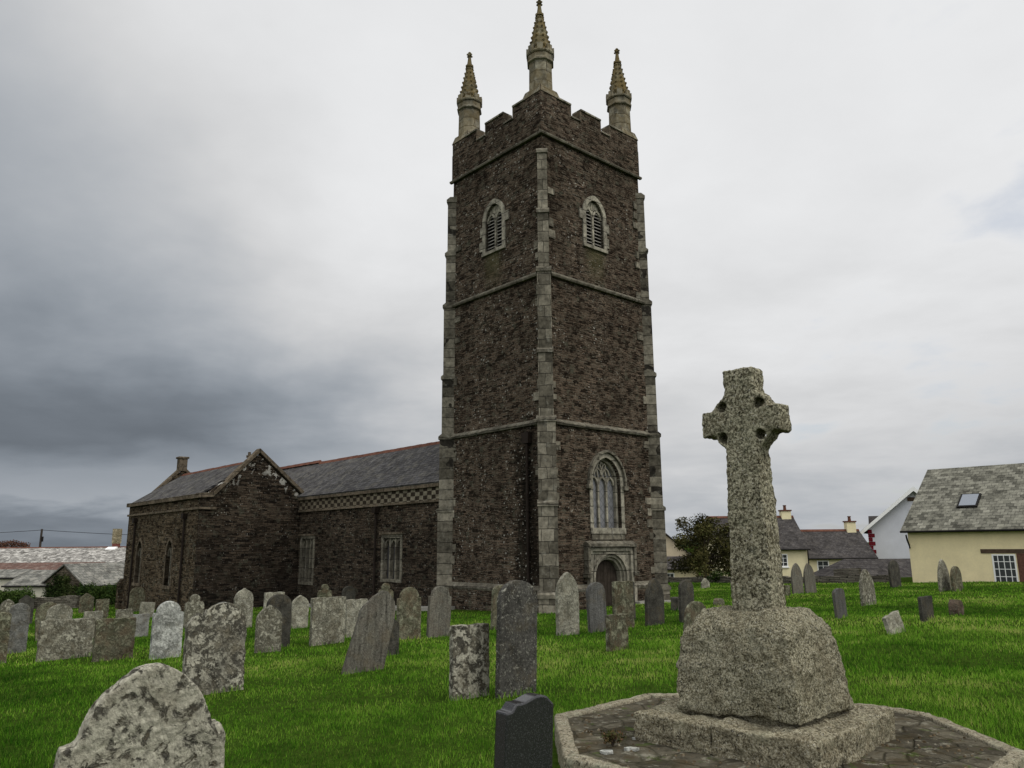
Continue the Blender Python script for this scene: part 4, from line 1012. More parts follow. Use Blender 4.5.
def headstone(x0, x1, yt, yb, shape, m, label, name='headstone', T_=.10, yaw=0., lean=0., back=0., jit=.008, seed=None, group='headstones in the churchyard', bx=None, vox=None):
    rng = random.Random(seed if seed is not None else int(x0*7+yt))
    B_ = hit(bx if bx is not None else (x0+x1)/2, yb)
    yw = TH+R(yaw+rng.uniform(-3, 3)); r_ = B_.x/B_.y
    s_ = F_PX/((B_-EYE).dot(_f0))
    wm = (x1-x0)/s_
    fc_ = math.cos(yw)-r_*math.sin(yw); ft = abs(math.sin(yw)+r_*math.cos(yw))
    W_ = max(.18, (wm-T_*ft)/max(fc_, .3)); H_ = at((x0+x1)/2, yt, B_.y).z-B_.z
    o = MB()
    poly = outline(shape, W_, H_, rng, jit)
    o.prism(poly, lambda u, d_, z: (u, d_, z), -T_/2, T_/2)
    ob = o.build(name, m, None, bevel=.0 if vox else min(.012, T_*.12))
    if vox: rough(ob, vox, [(4, .012), (12, .010), (34, .006)], 2, rng.uniform(0, 50))
    ob.location = B_; ob.rotation_euler = (R(back), R(lean), yw)
    ob.rotation_mode = 'XYZ'
    tag(ob, label, 'gravestone', group)
    FOOT.append((B_.x, B_.y, yw, W_/2, T_/2))
    return ob
hs = headstone
# nearest
hs(46, 219, 662, 842, 'fore', T['fore'], 'big pale lichen-blotched stone with broad rounded top, nearest at the left foreground', T_=.13, jit=.014, lean=1, yaw=-4, vox=.012, back=5)
hs(491, 552, 695, 838, 'scroll', T['black'], 'polished black granite headstone with wavy top in the near foreground', T_=.12, jit=0, yaw=-3, lean=3)
hs(181, 244, 603, 693, 'lumpy', T['lich'], 'broad dark stone thick with white lichen and a lumpy double-curved top', T_=.13, jit=.018, back=-3)
hs(341, 393, 590, 671, 'slant', T['streak'], 'leaning streaked brown slate with slanting pointed top', T_=.09, yaw=-4, lean=4, jit=.01, back=-4)
hs(449, 490, 624, 698, 'flat', T['lich'], 'square-topped stone half covered in white lichen beside the tall slate', T_=.10, jit=.008, yaw=-4)
hs(495, 537, 580, 695, 'round', T['slate_l'], 'tallest slate of the churchyard, round-topped and flecked white, in front of the tower corner', T_=.09, jit=.008, lean=2, yaw=-3)
# left group
hs(-14, 6, 612, 664, 'segment', T['moss'], 'brown mossy stone cut off by the left edge of the view', jit=.012)
hs(4, 26, 603, 653, 'round', T['grey'], 'smooth grey round-topped stone second from the left edge', jit=.006)
hs(-4, 11, 599, 641, 'ogee', T['spot'], 'pale pointed stone peeping out behind the smooth grey stone at far left', jit=.01)
hs(16, 32, 595, 624, 'gable', T['slate'], 'dark pointed slate standing near the hedge at far left', jit=.006)
hs(41, 68, 604, 647, 'round', T['pale'], 'pale cracked round-topped stone behind the wide low slab', jit=.014, lean=3)
hs(35, 60, 602, 640, 'round', T['moss'], 'brown mossy round stone hidden behind the pale cracked one', jit=.016, lean=-5)
hs(36, 92, 619, 659, 'flat', T['spot'], 'wide low slab of grey-brown lichened stone, left one of a touching pair', T_=.14, jit=.022)
hs(91.5, 133, 618, 660, 'flat', T['moss'], 'wide low mossy slab, right one of a touching pair', T_=.14, jit=.018)
hs(78, 93, 593, 613, 'gable', T['moss'], 'small stone with roof-shaped top in front of the far left hedge', jit=.01)
hs(94, 108, 599, 619, 'flat', T['moss'], 'small square mossy stone near the hedge at the church corner', jit=.012)
hs(81, 101, 611, 638, 'flat', T['pale'], 'pale square stone showing above the gap between the two wide slabs', jit=.01)
hs(113, 131, 609, 640, 'flat', T['spot'], 'lichened square stone behind the right wide slab', jit=.014)
hs(128, 144, 587, 612, 'round', T['moss'], 'greenish round-topped stone by the far corner of the side aisle', jit=.006)
hs(138, 153, 602, 618, 'flat', T['pale'], 'squat pale block leaning by the lancet-windowed wall', jit=.012, lean=5)
hs(127, 148, 614, 637, 'flat', T['grey'], 'plain grey square slab just left of the white stone', jit=.006)
hs(149, 181, 601, 658, 'shoulder', T['white'], 'white marble-like stone with round head and small shoulders', T_=.11, jit=.004)
hs(183, 203, 594, 627, 'trefoil', T['spot'], 'stone with narrow pointed knob top left of the lumpy lichen stone', jit=.012)
hs(209, 234, 602, 636, 'round', T['white'], 'whitish round head showing behind the lumpy lichen stone', jit=.005)
hs(232, 252, 588, 628, 'ogee', T['pale'], 'curved ogee-topped stone before the dark gable wall', jit=.012)
hs(229, 246, 603, 632, 'lumpy', T['spot'], 'lichen-spotted stone half behind the lumpy stone, right side', jit=.014)
hs(254, 281, 605, 652, 'ogee', T['spot'], 'pale speckled stone with pointed shoulders in front of a dark round slate', jit=.008)
hs(264, 290, 594, 647, 'round', T['slate'], 'dark round-topped slate behind the pale speckled stone', jit=.005)
hs(262, 283, 592, 630, 'flat', T['pale'], 'pale square stone with thin spike behind the dark round slate', jit=.006)
hs(290, 308, 595, 628, 'ogee', T['pale'], 'small pale ogee-headed stone standing alone below the narrow nave window', jit=.01)
hs(309, 345, 597, 644, 'flat', T['spot'], 'wide square lichen-spotted stone in front of the nave wall', T_=.12, jit=.008)
hs(316, 331, 584, 622, 'trefoil', T['moss'], 'small knob-topped stone rising behind the wide square spotted stone', jit=.008)
hs(341, 355, 586, 614, 'round', T['slate'], 'small dark round slate near the nave wall', jit=.004)
hs(344, 367, 599, 637, 'flat', T['pale'], 'pale square stone partly behind the leaning streaked slate', jit=.006)
hs(377, 393, 583, 622, 'trefoil', T['moss'], 'ornate mossy top just behind the leaning slate', jit=.012)
hs(382, 399, 617, 655, 'gable', T['slate'], 'dark short slate close behind the right of the leaning slate', jit=.006)
hs(396, 421, 587, 639, 'shoulder', T['moss'], 'brown shouldered stone, left of two alike near the tower', jit=.008)
hs(426, 450, 586, 637, 'shoulder', T['streak'], 'brown shouldered stone right of its twin, below the tower left edge', jit=.008, lean=3)
hs(490, 512, 585, 629, 'segment', T['moss'], 'mossy stone half behind the tallest slate', jit=.014, lean=4)
# before the west door
hs(556, 580, 572, 635, 'lancet', T['pale'], 'tall pale stone with pointed head left of the west door', jit=.012)
hs(588, 608, 582, 632, 'round', T['blue'], 'smooth blue-grey slate in front of the west door', jit=.003, lean=-3)
hs(613, 635, 581, 628, 'flat', T['moss'], 'upright mossy stone right of the west door', jit=.014)
hs(629, 636, 581, 620, 'round', T['slate'], 'dark slate edge showing behind the mossy stone at the door', jit=.004)
hs(606, 629, 614, 650, 'flat', T['moss'], 'short square mossy stone in front of the other stones at the door', jit=.012, lean=1)
hs(645, 665, 578, 625, 'lancet', T['slate'], 'tall dark pointed slate by the right corner of the tower', jit=.003, lean=2)
hs(679, 695, 580, 622, 'round', T['slate'], 'dark round slate in the gap between tower and granite cross', jit=.003, lean=2)
hs(683, 708, 601, 634, 'round', T['moss'], 'low dark tilted stone against the boulder plinth', jit=.012, lean=12)
hs(701, 710, 578, 588, 'gable', T['pale'], 'tiny pale stone below the bushy tree', jit=.01)
hs(713, 725, 598, 606, 'boulder', T['moss'], 'low round mossy stone just left of the cross shaft', jit=.01, T_=.2)
hs(671, 682, 597, 610, 'flat', T['slate'], 'low dark block on the grass right of the tower', jit=.008, T_=.3)
# right lawn
hs(784, 791, 585, 596, 'flat', T['moss'], 'small dark stub just right of the cross shaft', jit=.01)
hs(792, 804, 563, 594, 'lancet', T['streak'], 'pointed brown slate, left of the pair before the cream cottage', jit=.003, T_=.08)
hs(805, 817, 563, 593, 'lancet', T['streak'], 'pointed brown slate, right of the pair before the cream cottage', jit=.003, T_=.08, lean=-4)
hs(835, 848, 588, 618, 'segment', T['blue'], 'thin narrow slate tilted left on the right lawn', jit=.005, T_=.07, lean=-5)
hs(861, 877, 569, 605, 'lancet', T['spot'], 'pointed lichened stone in front of the low dry stone wall', jit=.01, lean=-4)
hs(890, 902, 560, 587, 'round', T['slate'], 'dark slate by the boundary wall left of the cream barn', jit=.006, lean=-3)
hs(939, 952, 559, 591, 'lancet', T['spot'], 'taller pointed stone of two before the cream barn', jit=.008, lean=-4, T_=.09)
hs(952, 964, 566, 591, 'round', T['moss'], 'shorter round stone of two before the cream barn', jit=.006, lean=-4, T_=.09)
hs(888, 906, 613, 633, 'flat', T['pale'], 'small pale square stone tilted in the grass of the right lawn', jit=.012, lean=-9, back=-12, T_=.08)
hs(920, 935, 596, 621, 'flat', T['slate'], 'small upright dark square slate on the right lawn', jit=.005, T_=.07)
hs(949, 965, 599, 615, 'boulder', T['red'], 'small reddish boulder-like stone on the right lawn', jit=.015, T_=.22)

# ------------------------------------------------------------------ buildings beyond the churchyard
def frame2(o2, a): 
    e1 = Vector((math.cos(a), math.sin(a), 0)); e2 = Vector((-e1.y, e1.x, 0)); return e1, e2
def house(name, label, org, rz, L, D_, hw, hr, wallm, roofm, over=.25, vergeover=.12, ridge_m=None, hipped=False, ridge_at=.5):
    """long side along local x, front at y=0, depth D_, wall height hw, ridge height hr (above org)"""
    o = empty(name, org, rz); tag(o, label, 'building' if 'barn' not in name else 'barn')
    ry = D_*ridge_at
    wl = MB().prism([(0, -2.), (D_, -2.), (D_, hw), (ry, hr-.08), (0, hw)], lambda u, d_, z: (d_, u, z), 0, L).build('wall', wallm, o)
    rf = MB(); t = .09
    def slope(ye, ze, yr, zr):
        k = (zr-ze)/(yr-ye); y0 = ye-over*(1 if yr > ye else -1); z0 = ze-over*abs(k)
        nz = Vector((0, -(zr-z0)*(1 if yr > y0 else -1), abs(yr-y0))).normalized()*t
        rf.hexa([(-vergeover, y0, z0), (L+vergeover, y0, z0), (L+vergeover, yr, zr), (-vergeover, yr, zr)],
                [(-vergeover, y0+nz.y, z0+nz.z), (L+vergeover, y0+nz.y, z0+nz.z), (L+vergeover, yr+nz.y*0, zr+t*1.25), (-vergeover, yr, zr+t*1.25)])
    slope(0, hw, ry, hr); slope(D_, hw, ry, hr)
    r_ = rf.build('roof', roofm, o)
    if ridge_m:
        mb = MB(); x = -vergeover
        while x < L+vergeover-.05:
            xe = min(x+.44, L+vergeover); mb.prism([(ry-.17, hr+.02), (ry-.03, hr+.19), (ry+.03, hr+.19), (ry+.17, hr+.02)], lambda u, d_, z: (d_, u, z), x, xe); x += .45
        mb.build('ridge_tiles', ridge_m, r_)
    gt = MB(); k = (hr-hw)/ry; gt.tube([(-vergeover, -over-.05, hw-over*k+.02), (L+vergeover, -over-.05, hw-over*k+.02)], .055, 8); gt.build('gutter', M['lead'], r_)
    return o
def chimney(o, x, y, z0, z1, sx, sy, m, pots=1):
    mb = MB().box(x-sx/2, x+sx/2, y-sy/2, y+sy/2, z0, z1); c_ = mb.build('chimney', m, o)
    MB().box(x-sx/2-.06, x+sx/2+.06, y-sy/2-.06, y+sy/2+.06, z1, z1+.10).build('chimney_cap', M['pot'], c_)
    for k in range(pots):
        px_ = x+(k-(pots-1)/2)*.35
        MB().lathe([(.13, z1+.1), (.11, z1+.4), (.14, z1+.42), (.14, z1+.48)], px_, y, 10).build('chimney_pot', M['pot'], c_)
    return c_
def sash(o, x0, x1, z0, z1, nx_, nz_, y=0., name='window'):
    f_ = MB(); t = .07
    for P in ([(x0, z0), (x1, z0), (x1, z0+t), (x0, z0+t)], [(x0, z1-t), (x1, z1-t), (x1, z1), (x0, z1)], [(x0, z0+t), (x0+t, z0+t), (x0+t, z1-t), (x0, z1-t)], [(x1-t, z0+t), (x1, z0+t), (x1, z1-t), (x1-t, z1-t)]):
        f_.prism(P, lambda u, d_, z: (u, y-d_, z), -.04, .035)
    for k in range(1, nx_):
        xx = x0+(x1-x0)*k/nx_; f_.prism([(xx-.016, z0+t), (xx+.016, z0+t), (xx+.016, z1-t), (xx-.016, z1-t)], lambda u, d_, z: (u, y-d_, z), .0, .022)
    for k in range(1, nz_):
        zz_ = z0+(z1-z0)*k/nz_; f_.prism([(x0+t, zz_-.014), (x1-t, zz_-.014), (x1-t, zz_+.014), (x0+t, zz_+.014)], lambda u, d_, z: (u, y-d_, z), .0, .019)
    w_ = f_.build(name, M['wpaint'], o)
    MB().prism([(x0+t*.5, z0+t*.5), (x1-t*.5, z0+t*.5), (x1-t*.5, z1-t*.5), (x0+t*.5, z1-t*.5)], lambda u, d_, z: (u, y-d_, z), -.03, .008).build('pane', M['pane'], w_)
    MB().box(x0-.06, x1+.06, y-.09, y+.01, z0-.07, z0-.003).build('sill', M['wpaint'], w_)
    return w_

# the cream barn
bo_ = at(913, 583, 41.1)
barn = house('cream_barn', 'cream rendered barn with big grey slate roof and skylight at the right edge', (bo_.x, bo_.y, -.5), R(-46), 13., 9.6, 2.78, 6.02, M['cream'], M['slate_barn'], over=.32, vergeover=.22, ridge_at=.5)
rb_ = -.5
sash(barn, 3.75, 4.75, .06, 1.46, 4, 4); sash(barn, 5.55, 6.55, .06, 1.46, 4, 4)
MB().box(3.3, 8.2, -.035, .03, 1.50, 1.70).build('lintel', M['beam'], barn)
MB().box(4.80, 5.5, -.03, .03, -.6, 1.497).build('brick_pier', plain('old_brick', (.11, .055, .04), .9, .4, 8), barn)
slp = math.atan2(6.02-2.78, 4.8); sk = MB().box(0, .95, -.62, .62, .0, .10)
so_ = sk.build('skylight', M['lead'], barn); so_.location = (2.10, 1.80, 2.78+1.80*math.tan(slp)+.10); so_.rotation_euler = (slp, 0, 0)
gl = MB().box(.09, .86, -.52, .54, .10, .115).build('pane', M['skyl'], so_)
MB().tube([(.06, -.42, 2.42), (.06, -.30, 2.15), (.06, -.10, 1.9), (.06, -.07, 1.75)], .045, 8).build('downpipe', M['lead'], barn)

# white house with red quoins
WO = Vector((35.2, 60.6, -1.2))
wh = house('white_house', 'white gabled house with red quoins and white bargeboards behind the cream barn', WO, R(62), 9.0, 7.2, 3.95, 6.95, M['white'], M['slate_cot'], over=.55, vergeover=.5)
bb = MB(); k = (6.95-3.95)/3.6
for s_ in (-1, 1):
    yo = 3.6+s_*4.2; zo = 3.95-.6*k
    P = [(-.54, yo, zo-.22), (-.54, 3.6, 6.95-.16), (-.50, 3.6, 6.95-.16), (-.50, yo, zo-.22)]
    bb.hexa([(-.56, yo, zo-.20), (-.56, 3.6, 6.72), (-.505, 3.6, 6.72), (-.505, yo, zo-.20)], [(-.56, yo, zo+.10), (-.56, 3.6, 7.06), (-.505, 3.6, 7.06), (-.505, yo, zo+.10)])
bb.build('bargeboard', M['wpaint'], wh)
qb = MB(); z = .9; kk = 0
while z < 3.6:
    l_ = .46 if kk % 2 else .28
    qb.box(-.03, .02, 7.2-l_, 7.23, z, z+.30); qb.box(.021, l_, 7.2, 7.23, z, z+.30); z += .32; kk += 1
qb.build('quoins', M['redp'], wh)
MB().box(-.04, -.01, 3.1, 4.1, 5.95, 6.25).build('gable_vent', M['beam'], wh)
MB().prism([(2.6, 3.7), (3.6, 4.95), (4.6, 3.7)], lambda u, d_, z: (u, d_, z), 3.8, 7.3).build('side_roof', M['slate_cot'], wh)

# cottages
ca = house('cream_cottage', 'taller cream cottage with dark slate roof and chimney, seen just right of the cross shaft', (15.6, 60, -1.2), 0, 6.7, 5.6, 2.45, 4.72, M['ycream'], M['slate_cot'], ridge_m=M['terra'])
chimney(ca, 6.2, 2.8, 3.9, 5.25, .75, .55, M['ycream'], 1); sash(ca, 4.45, 5.15, 1.0, 1.95, 2, 3)
sash(ca, 1.2, 2.1, .8, 1.9, 2, 2)
MB().tube([(6.68, -.10, 2.2), (6.68, -.10, -.2)], .05, 8).build('downpipe', M['lead'], ca)
cb = house('long_cottage', 'long low cream cottage with dark slate roof and red ridge adjoining the taller cottage', (22.32, 60.6, -1.2), 0, 5.3, 5.2, 1.72, 3.62, M['ycream'], M['slate_cot'], ridge_m=M['terra'])
chimney(cb, 4.75, 2.6, 2.6, 4.35, .72, .55, M['ycream'], 1); sash(cb, .85, 1.75, .62, 1.42, 2, 2)
# low slate outbuilding with a hipped end
ob = empty('slate_outbuilding', (19.7, 49.5, -1.0)); tag(ob, 'low outbuilding under a sloping grey slate roof in front of the long cottage', 'building')
MB().hexa([(.2, .2, -1), (7.4, .2, -1), (7.4, 4.6, -1), (.2, 4.6, -1)], [(.2, .2, .25), (7.4, .2, .25), (7.4, 4.6, .25), (.2, 4.6, .25)]).build('wall', M['drystone'], ob)
rf = MB(); rf.add([(0, 0, .22), (7.6, 0, .22), (7.6, 2.6, 1.50), (2.0, 2.6, 1.50), (0, 5, .22), (7.6, 5, .22)], [(0, 1, 2, 3), (3, 2, 5, 4), (0, 3, 4), (0, 4, 5, 1), (1, 5, 2)])
rf.build('roof', M['slate_cot'], ob)
# stubby stone wall and boundary walls
def drywall(name, pts, h, wdt, label, m=M['drystone']):
    mb = MB(); rg_ = random.Random(len(pts)+int(h*100)); Q = []
    for a, b2 in zip(pts, pts[1:]):
        a, b2 = Vector(a), Vector(b2); k = max(1, int((b2-a).length/.5))
        Q += [a+(b2-a)*i/k for i in range(k)]
    Q.append(Vector(pts[-1]))
    L = []
    for i, p in enumerate(Q):
        t = (Q[min(i+1, len(Q)-1)]-Q[max(i-1, 0)]).normalized(); n_ = Vector((-t.y, t.x))*wdt/2
        z0 = ground(p.x, p.y); top = z0+h+rg_.uniform(-.06, .06)
        L.append(((*(p-n_), z0-.4), (*(p+n_), z0-.4), (*(p+n_*.8), top), (*(p-n_*.8), top)))
    v = [q for l in L for q in l]; f = []
    for i in range(len(L)-1):
        f += [(4*i+k, 4*i+(k+1) % 4, 4*i+4+(k+1) % 4, 4*i+4+k) for k in range(4)]
    f += [(0, 1, 2, 3), tuple(range(4*len(L)-4, 4*len(L)))]
    mb.add(v, f); o = mb.build(name, m); tag(o, label, 'wall'); return o
drywall('boundary_wall', [(11.0, 60.5), (12.6, 57), (16.3, 49.2), (20.2, 42.6)], .40, .5, 'low rubble boundary wall along the far right edge of the churchyard')
p0, p1 = at(836, 583, 46.5), at(861, 583, 45.5)
drywall('stone_wall', [(p0.x, p0.y), (p1.x, p1.y)], .78, .5, 'short higher piece of dry stone wall in front of the low slate outbuilding')

# houses glimpsed between tower and tree
yc_ = house('yellow_cottage', 'small yellow gabled cottage glimpsed between the tower and the bushy tree', (10.6, 63, -1.3), R(8), 4.2, 3.6, .95, 1.75, M['ycream'], M['slate_cot'], over=.25)
sash(yc_, 1.5, 2.2, .1, .6, 2, 1)
gp = house('gabled_house', 'pale gabled house end behind the yellow cottage, half hidden by the bushy tree', (16.3, 70.5, -1.5), R(84), 7, 5.2, 1.6, 3.9, plain('pale_pink_render', (.50, .42, .30), .9, .08), M['slate_cot'], over=.3, vergeover=.25)
hg = empty('hedge', (15.2, 54, ground(15.2, 54))); tag(hg, 'dark clipped hedge under the bushy tree', 'hedge')
leaf_obj('leaves', [(x*.4, 0, .45, .5, .5, .45) for x in range(-5, 3)], 1600, .075, M['leaf_hedge'], hg, 6)

# left: terrace, sheds, ivy barn
te = house('long_terrace', 'long old terrace roof patched pale with a red ridge on the far left', (-78, 80, -3.2), 0, 41, 10, 3.35, 4.80, M['white'], M['slate_old'], ridge_m=M['terra'])
mt = rubble('chimney_stone', (.20, .17, .10), (.42, .37, .25), (.10, .08, .05), .6)
cx_ = at(116, 550, 84.5).x+78-.25
c1 = MB().box(cx_-.36, cx_+.28, 4.75, 5.25, 4.2, 5.3).build('chimney', plain('red_brick', (.13, .05, .04), .9, .3), te)
MB().box(cx_-.40, cx_+.34, 4.70, 5.30, 5.301, 6.85).build('chimney_top', mt, c1)
MB().hexa([(cx_-.7, 4.0, 4.56), (cx_+.3, 4.0, 4.56), (cx_+.3, 4.7, 4.80), (cx_-.7, 4.7, 4.80)], [(cx_-.7, 4.0, 4.72), (cx_+.3, 4.0, 4.72), (cx_+.3, 4.7, 4.95), (cx_-.7, 4.7, 4.95)]).build('flashing', M['wpaint'], c1)
zr0, zr1 = at(60, 572, 70).z, at(60, 563.5, 73).z
house('red_roofed_shed', 'long low shed with faded reddish roof below the terrace', (-78, 70, zr0-2), 0, 40.2, 6, 2.0, zr1-zr0+2, M['white'], M['slate_redd'], over=.2)
zg0, zg1, xg = at(30, 586, 58).z, at(30, 571.5, 61).z, at(4, 590, 58)
gs = house('white_shed', 'white walled shed with grey slate roof left of the ivy-covered barn', (xg.x, 58, zg0-2), 0, 5.5, 6, 2.0, zg1-zg0+2, M['offwhite'], M['slate_grey'], over=.12)
house('white_lean_to', 'white rendered wall end at the extreme left behind the hedge', (xg.x-3.4, 59.5, zg0-2), 0, 3.0, 4, 2.5, 3.0, M['offwhite'], M['slate_grey'], over=.1)
ig = at(84, 600, 56)
ib = house('ivy_barn', 'small stone barn with ivy-covered gable and weathered slate roof', (ig.x, ig.y, -2.3), R(62), 6.2, 5.0, 1.35, 2.72, M['farmstone'], M['slate_grey'], over=.2, vergeover=.15)
leaf_obj('ivy', [(-.12, y, z, .12, .5, .4) for y in (.5, 1.2, 2., 2.6, 3.2, 4.) for z in (-.1, .5, 1.1, 1.7) if z < 2.3-abs(y-2.6)*.5 and not (y < .8 and z < .8)]+[(-.12, 4.4, .4, .12, .5, .8)], 3800, .075, M['leaf_ivy'], ib, 9)
for (x0, x1, Y_, h_, lb, sd_) in ((-6, 30, 52, 1.15, 'low rounded green hedge at the far left edge of the churchyard', 12), (84, 121, 52.5, 1.3, 'dark overgrown hedge between the ivy barn and the side aisle', 13)):
    pa_, pb_ = at(x0, 600, Y_), at(x1, 600, Y_); hx = (pa_.x+pb_.x)/2; gz = ground(hx, Y_)
    o = empty('hedge', (hx, Y_, gz)); tag(o, lb, 'hedge'); rg_ = random.Random(sd_); cl = []
    x = pa_.x
    while x < pb_.x: cl.append((x-hx, rg_.uniform(-.2, .2), h_*.55+rg_.uniform(-.1, .2), .5, .45, h_*.5)); x += .28
    leaf_obj('leaves', cl, 6500, .07, M['leaf_hedge'], o, sd_)
pa_, pb_ = at(31, 606, 53), at(79, 606, 52)
drywall('stone_wall', [(pa_.x, pa_.y), (pb_.x, pb_.y)], .72, .5, 'rough stone wall with pale coping in front of the ivy barn')
pz = at(42, 529, 95)
po = MB().tube([(0, 0, -7), (0, 0, 0)], [.17, .12], 8).build('utility_pole', M['wood_pole']); po.location = pz; tag(po, 'thin wooden utility pole rising behind the terrace roof', 'pole')
MB().tube([(.16, 0, -.9), (.16, 0, -1.5)], .14, 8).build('transformer', M['lead'], po)
def wire(a, b2, sag, label):
    a, b2 = Vector(a), Vector(b2); pts = [a.lerp(b2, i/24)-Vector((0, 0, sag*4*(i/24)*(1-i/24))) for i in range(25)]
    tag(MB().tube(pts, .028, 5).build('overhead_wire', M['lead']), label, 'wire')
wire((-100, 96, 3.3), (pz.x, pz.y, pz.z-.12), .5, 'overhead wire left of the utility pole')
wire((pz.x, pz.y, pz.z-.12), (-5, 97, 3.6), .95, 'overhead wire running from the utility pole to behind the church')
p_ = at(10, 548, 96); bsh = empty('russet_bush', (p_.x, p_.y, p_.z-3)); tag(bsh, 'russet-brown bush top showing above the terrace roof at far left', 'bush')
MB().tube([(0, 0, -2), (0, 0, 2.6)], .1, 6).build('trunk', M['bark'], bsh)
leaf_obj('crown', [(x*.6, 0, 2.9+.55*(1-(x/4.2)**2), .6, .6, .5) for x in range(-4, 4)], 2200, .09, M['leaf_red'], bsh, 21)

# ------------------------------------------------------------------ grass
rng = np.random.default_rng(3)
def on_church(x, y):
    lx = (x-1.253)*math.cos(TH)+(y-28)*math.sin(TH); ly = -(x-1.253)*math.sin(TH)+(y-28)*math.cos(TH)
    a = (lx > -.9)&(lx < 7)&(ly > -.25)&(ly < 33); a |= (lx > -5.4)&(lx < 7)&(ly > 19.1)&(ly < 31.2)
    return a
VX, VY, VZ, FC, RN = [], [], [], [], []
gzs = np.array([[ground(x, y) for x in np.arange(-60, 60.1, .4)] for y in np.arange(-2, 66.1, .4)])
def gnd(x, y):
    fx = (x+60)/.4; fy = (y+2)/.4; i = np.clip(fx.astype(int), 0, gzs.shape[1]-2); j = np.clip(fy.astype(int), 0, gzs.shape[0]-2)
    u = fx-i; v_ = fy-j
    return gzs[j, i]*(1-u)*(1-v_)+gzs[j, i+1]*u*(1-v_)+gzs[j+1, i]*(1-u)*v_+gzs[j+1, i+1]*u*v_
pr = np.random.default_rng(5); G = pr.random((64, 64))
def vn(x, y, s_):
    fx = x*s_; fy = y*s_; i = np.floor(fx).astype(int); j = np.floor(fy).astype(int); u = fx-i; v_ = fy-j; u = u*u*(3-2*u); v_ = v_*v_*(3-2*v_)
    g_ = lambda a, b2: G[a % 64, b2 % 64]
    return g_(i, j)*(1-u)*(1-v_)+g_(i+1, j)*u*(1-v_)+g_(i, j+1)*(1-u)*v_+g_(i+1, j+1)*u*v_
zones = [(2.6, 6, 3600, .0036, .060), (6, 10, 2200, .0048, .060), (10, 16, 850, .0075, .062), (16, 26, 300, .013, .066), (26, 42, 110, .022, .07), (42, 58, 45, .034, .075)]
allv = []; allr = []
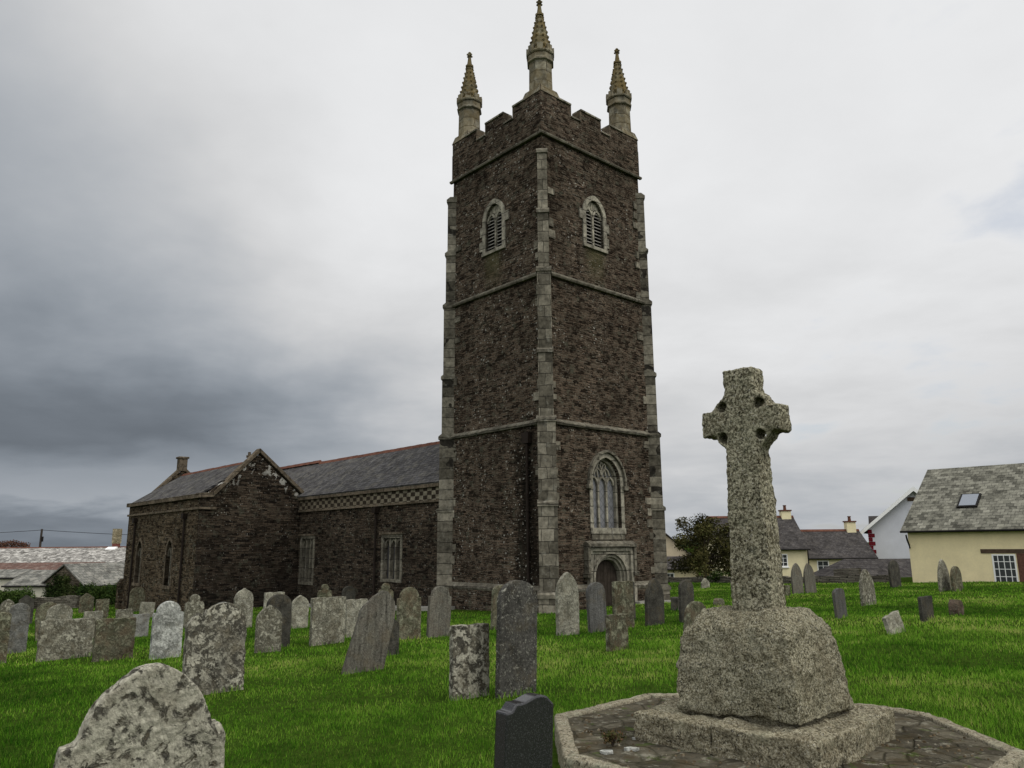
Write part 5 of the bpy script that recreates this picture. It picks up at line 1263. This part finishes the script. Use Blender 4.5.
for y0, y1, dens, wdt, hgt in zones:
    area = (y1-y0)*(.86*(y0+y1)+3); nb_ = int(area*dens)
    y = y0+(y1-y0)*np.sqrt(rng.random(nb_)) if y0 < 1 else rng.uniform(y0, y1, nb_)
    x = rng.uniform(-1, 1, nb_)*(.84*y1+1.5); keep = np.abs(x) < .84*y+1.5
    # tufted: thin out where a clump noise is low
    cl_ = .5*vn(x, y, 3.1)+.5*vn(x+9, y+4, 9.0); keep &= rng.random(nb_) < .45+.9*cl_
    keep &= ~on_church(x, y)
    keep &= np.hypot(x-2.12, y-7.0) > 1.9
    for fx, fy, yw, hw_, ht_ in FOOT:
        dx_, dy_ = x-fx, y-fy; u = dx_*math.cos(yw)+dy_*math.sin(yw); v_ = -dx_*math.sin(yw)+dy_*math.cos(yw)
        keep &= ~((np.abs(u) < hw_)&(np.abs(v_) < ht_))
    # keep off the ground beyond the far walls
    keep &= ~((x > 10)&(y > 60.5-(x-11)*1.95))
    keep &= ~((x < -14)&(y > 51))
    x, y, cl_ = x[keep], y[keep], cl_[keep]; k = len(x)
    lush = vn(x+20, y+3, .55)
    near = np.zeros(k)
    for fx, fy, yw, hw_, ht_ in FOOT:
        dx_, dy_ = x-fx, y-fy; u = np.abs(dx_*math.cos(yw)+dy_*math.sin(yw)); v_ = np.abs(-dx_*math.sin(yw)+dy_*math.cos(yw))
        near = np.maximum(near, ((u < hw_+.08)&(v_ < ht_+.09)).astype(float))
    near = np.maximum(near, (np.hypot(x-2.12, y-7.) < 2.02).astype(float)*.8)
    h = hgt*.84*(.45+.75*rng.random(k))*(.45+.6*lush+.85*cl_)*(1+.9*near)
    a = rng.uniform(0, 2*math.pi, k); lean_ = rng.uniform(.1, .75, k)*h; la = rng.uniform(0, 2*math.pi, k)+.0
    wx, wy = np.cos(a)*wdt/2*(.7+.6*rng.random(k)), np.sin(a)*wdt/2
    z = gnd(x, y)-.008
    lx, ly = np.cos(la)*lean_, np.sin(la)*lean_
    pts = np.stack([np.stack([x-wx, y-wy, z], 1), np.stack([x+wx, y+wy, z], 1),
                    np.stack([x+wx*.75+lx*.3, y+wy*.75+ly*.3, z+h*.62], 1), np.stack([x-wx*.75+lx*.3, y-wy*.75+ly*.3, z+h*.62], 1),
                    np.stack([x+lx, y+ly, z+h*.97], 1)], 1)
    allv.append(pts.reshape(-1, 3))
    rr_ = np.clip(.42+.20*rng.normal(size=k)+.75*(vn(x+31, y+7, .42)-.5)+.40*(vn(x, y+17, 1.7)-.5)+.25*(vn(x+3, y+1, 6.)-.5)+.0*near, 0, 1)
    allr.append(rr_)
V = np.concatenate(allv); rr = np.concatenate(allr); nb_ = len(rr)
me = bpy.data.meshes.new('grass'); me.vertices.add(len(V)); me.vertices.foreach_set('co', V.astype('f').ravel())
b5 = (np.arange(nb_)*5)[:, None]
lp = np.concatenate([b5+0, b5+1, b5+2, b5+3, b5+3, b5+2, b5+4], 1).ravel().astype('i')
me.loops.add(len(lp)); me.loops.foreach_set('vertex_index', lp)
st_ = np.stack([np.arange(nb_)*7, np.arange(nb_)*7+4], 1).ravel().astype('i')
me.polygons.add(nb_*2); me.polygons.foreach_set('loop_start', st_)
me.update(calc_edges=True); me.validate()
at_ = me.attributes.new('rnd', 'FLOAT', 'FACE'); at_.data.foreach_set('value', np.repeat(rr, 2).astype('f'))
m, n, b = mat('grass_blades')
a_ = n.new('ShaderNodeAttribute', attribute_name='rnd').outputs['Fac']
colr = n.ramp(a_, [(0, (.012, .050, .004)), (.28, (.066, .180, .012)), (.55, (.150, .310, .026)), (.82, (.265, .395, .060)), (1, (.40, .40, .13))])
n.put(b.inputs['Base Color'], colr); b.inputs['Roughness'].default_value = 1.; b.inputs['Specular IOR Level'].default_value = 0.
tl = n.new('ShaderNodeBsdfTranslucent'); n.put(tl.inputs['Color'], colr)
mx = n.new('ShaderNodeMixShader'); mx.inputs[0].default_value = .42
n.put(mx.inputs[1], b.outputs[0]); n.put(mx.inputs[2], tl.outputs[0]); n.put(n.nt.nodes['Material Output'].inputs['Surface'], mx.outputs[0])
me.materials.append(m)
go = bpy.data.objects.new('grass', me); COL.objects.link(go); tag(go, 'short bright green grass growing over the churchyard', 'grass', kind='stuff')
print('blades', nb_)
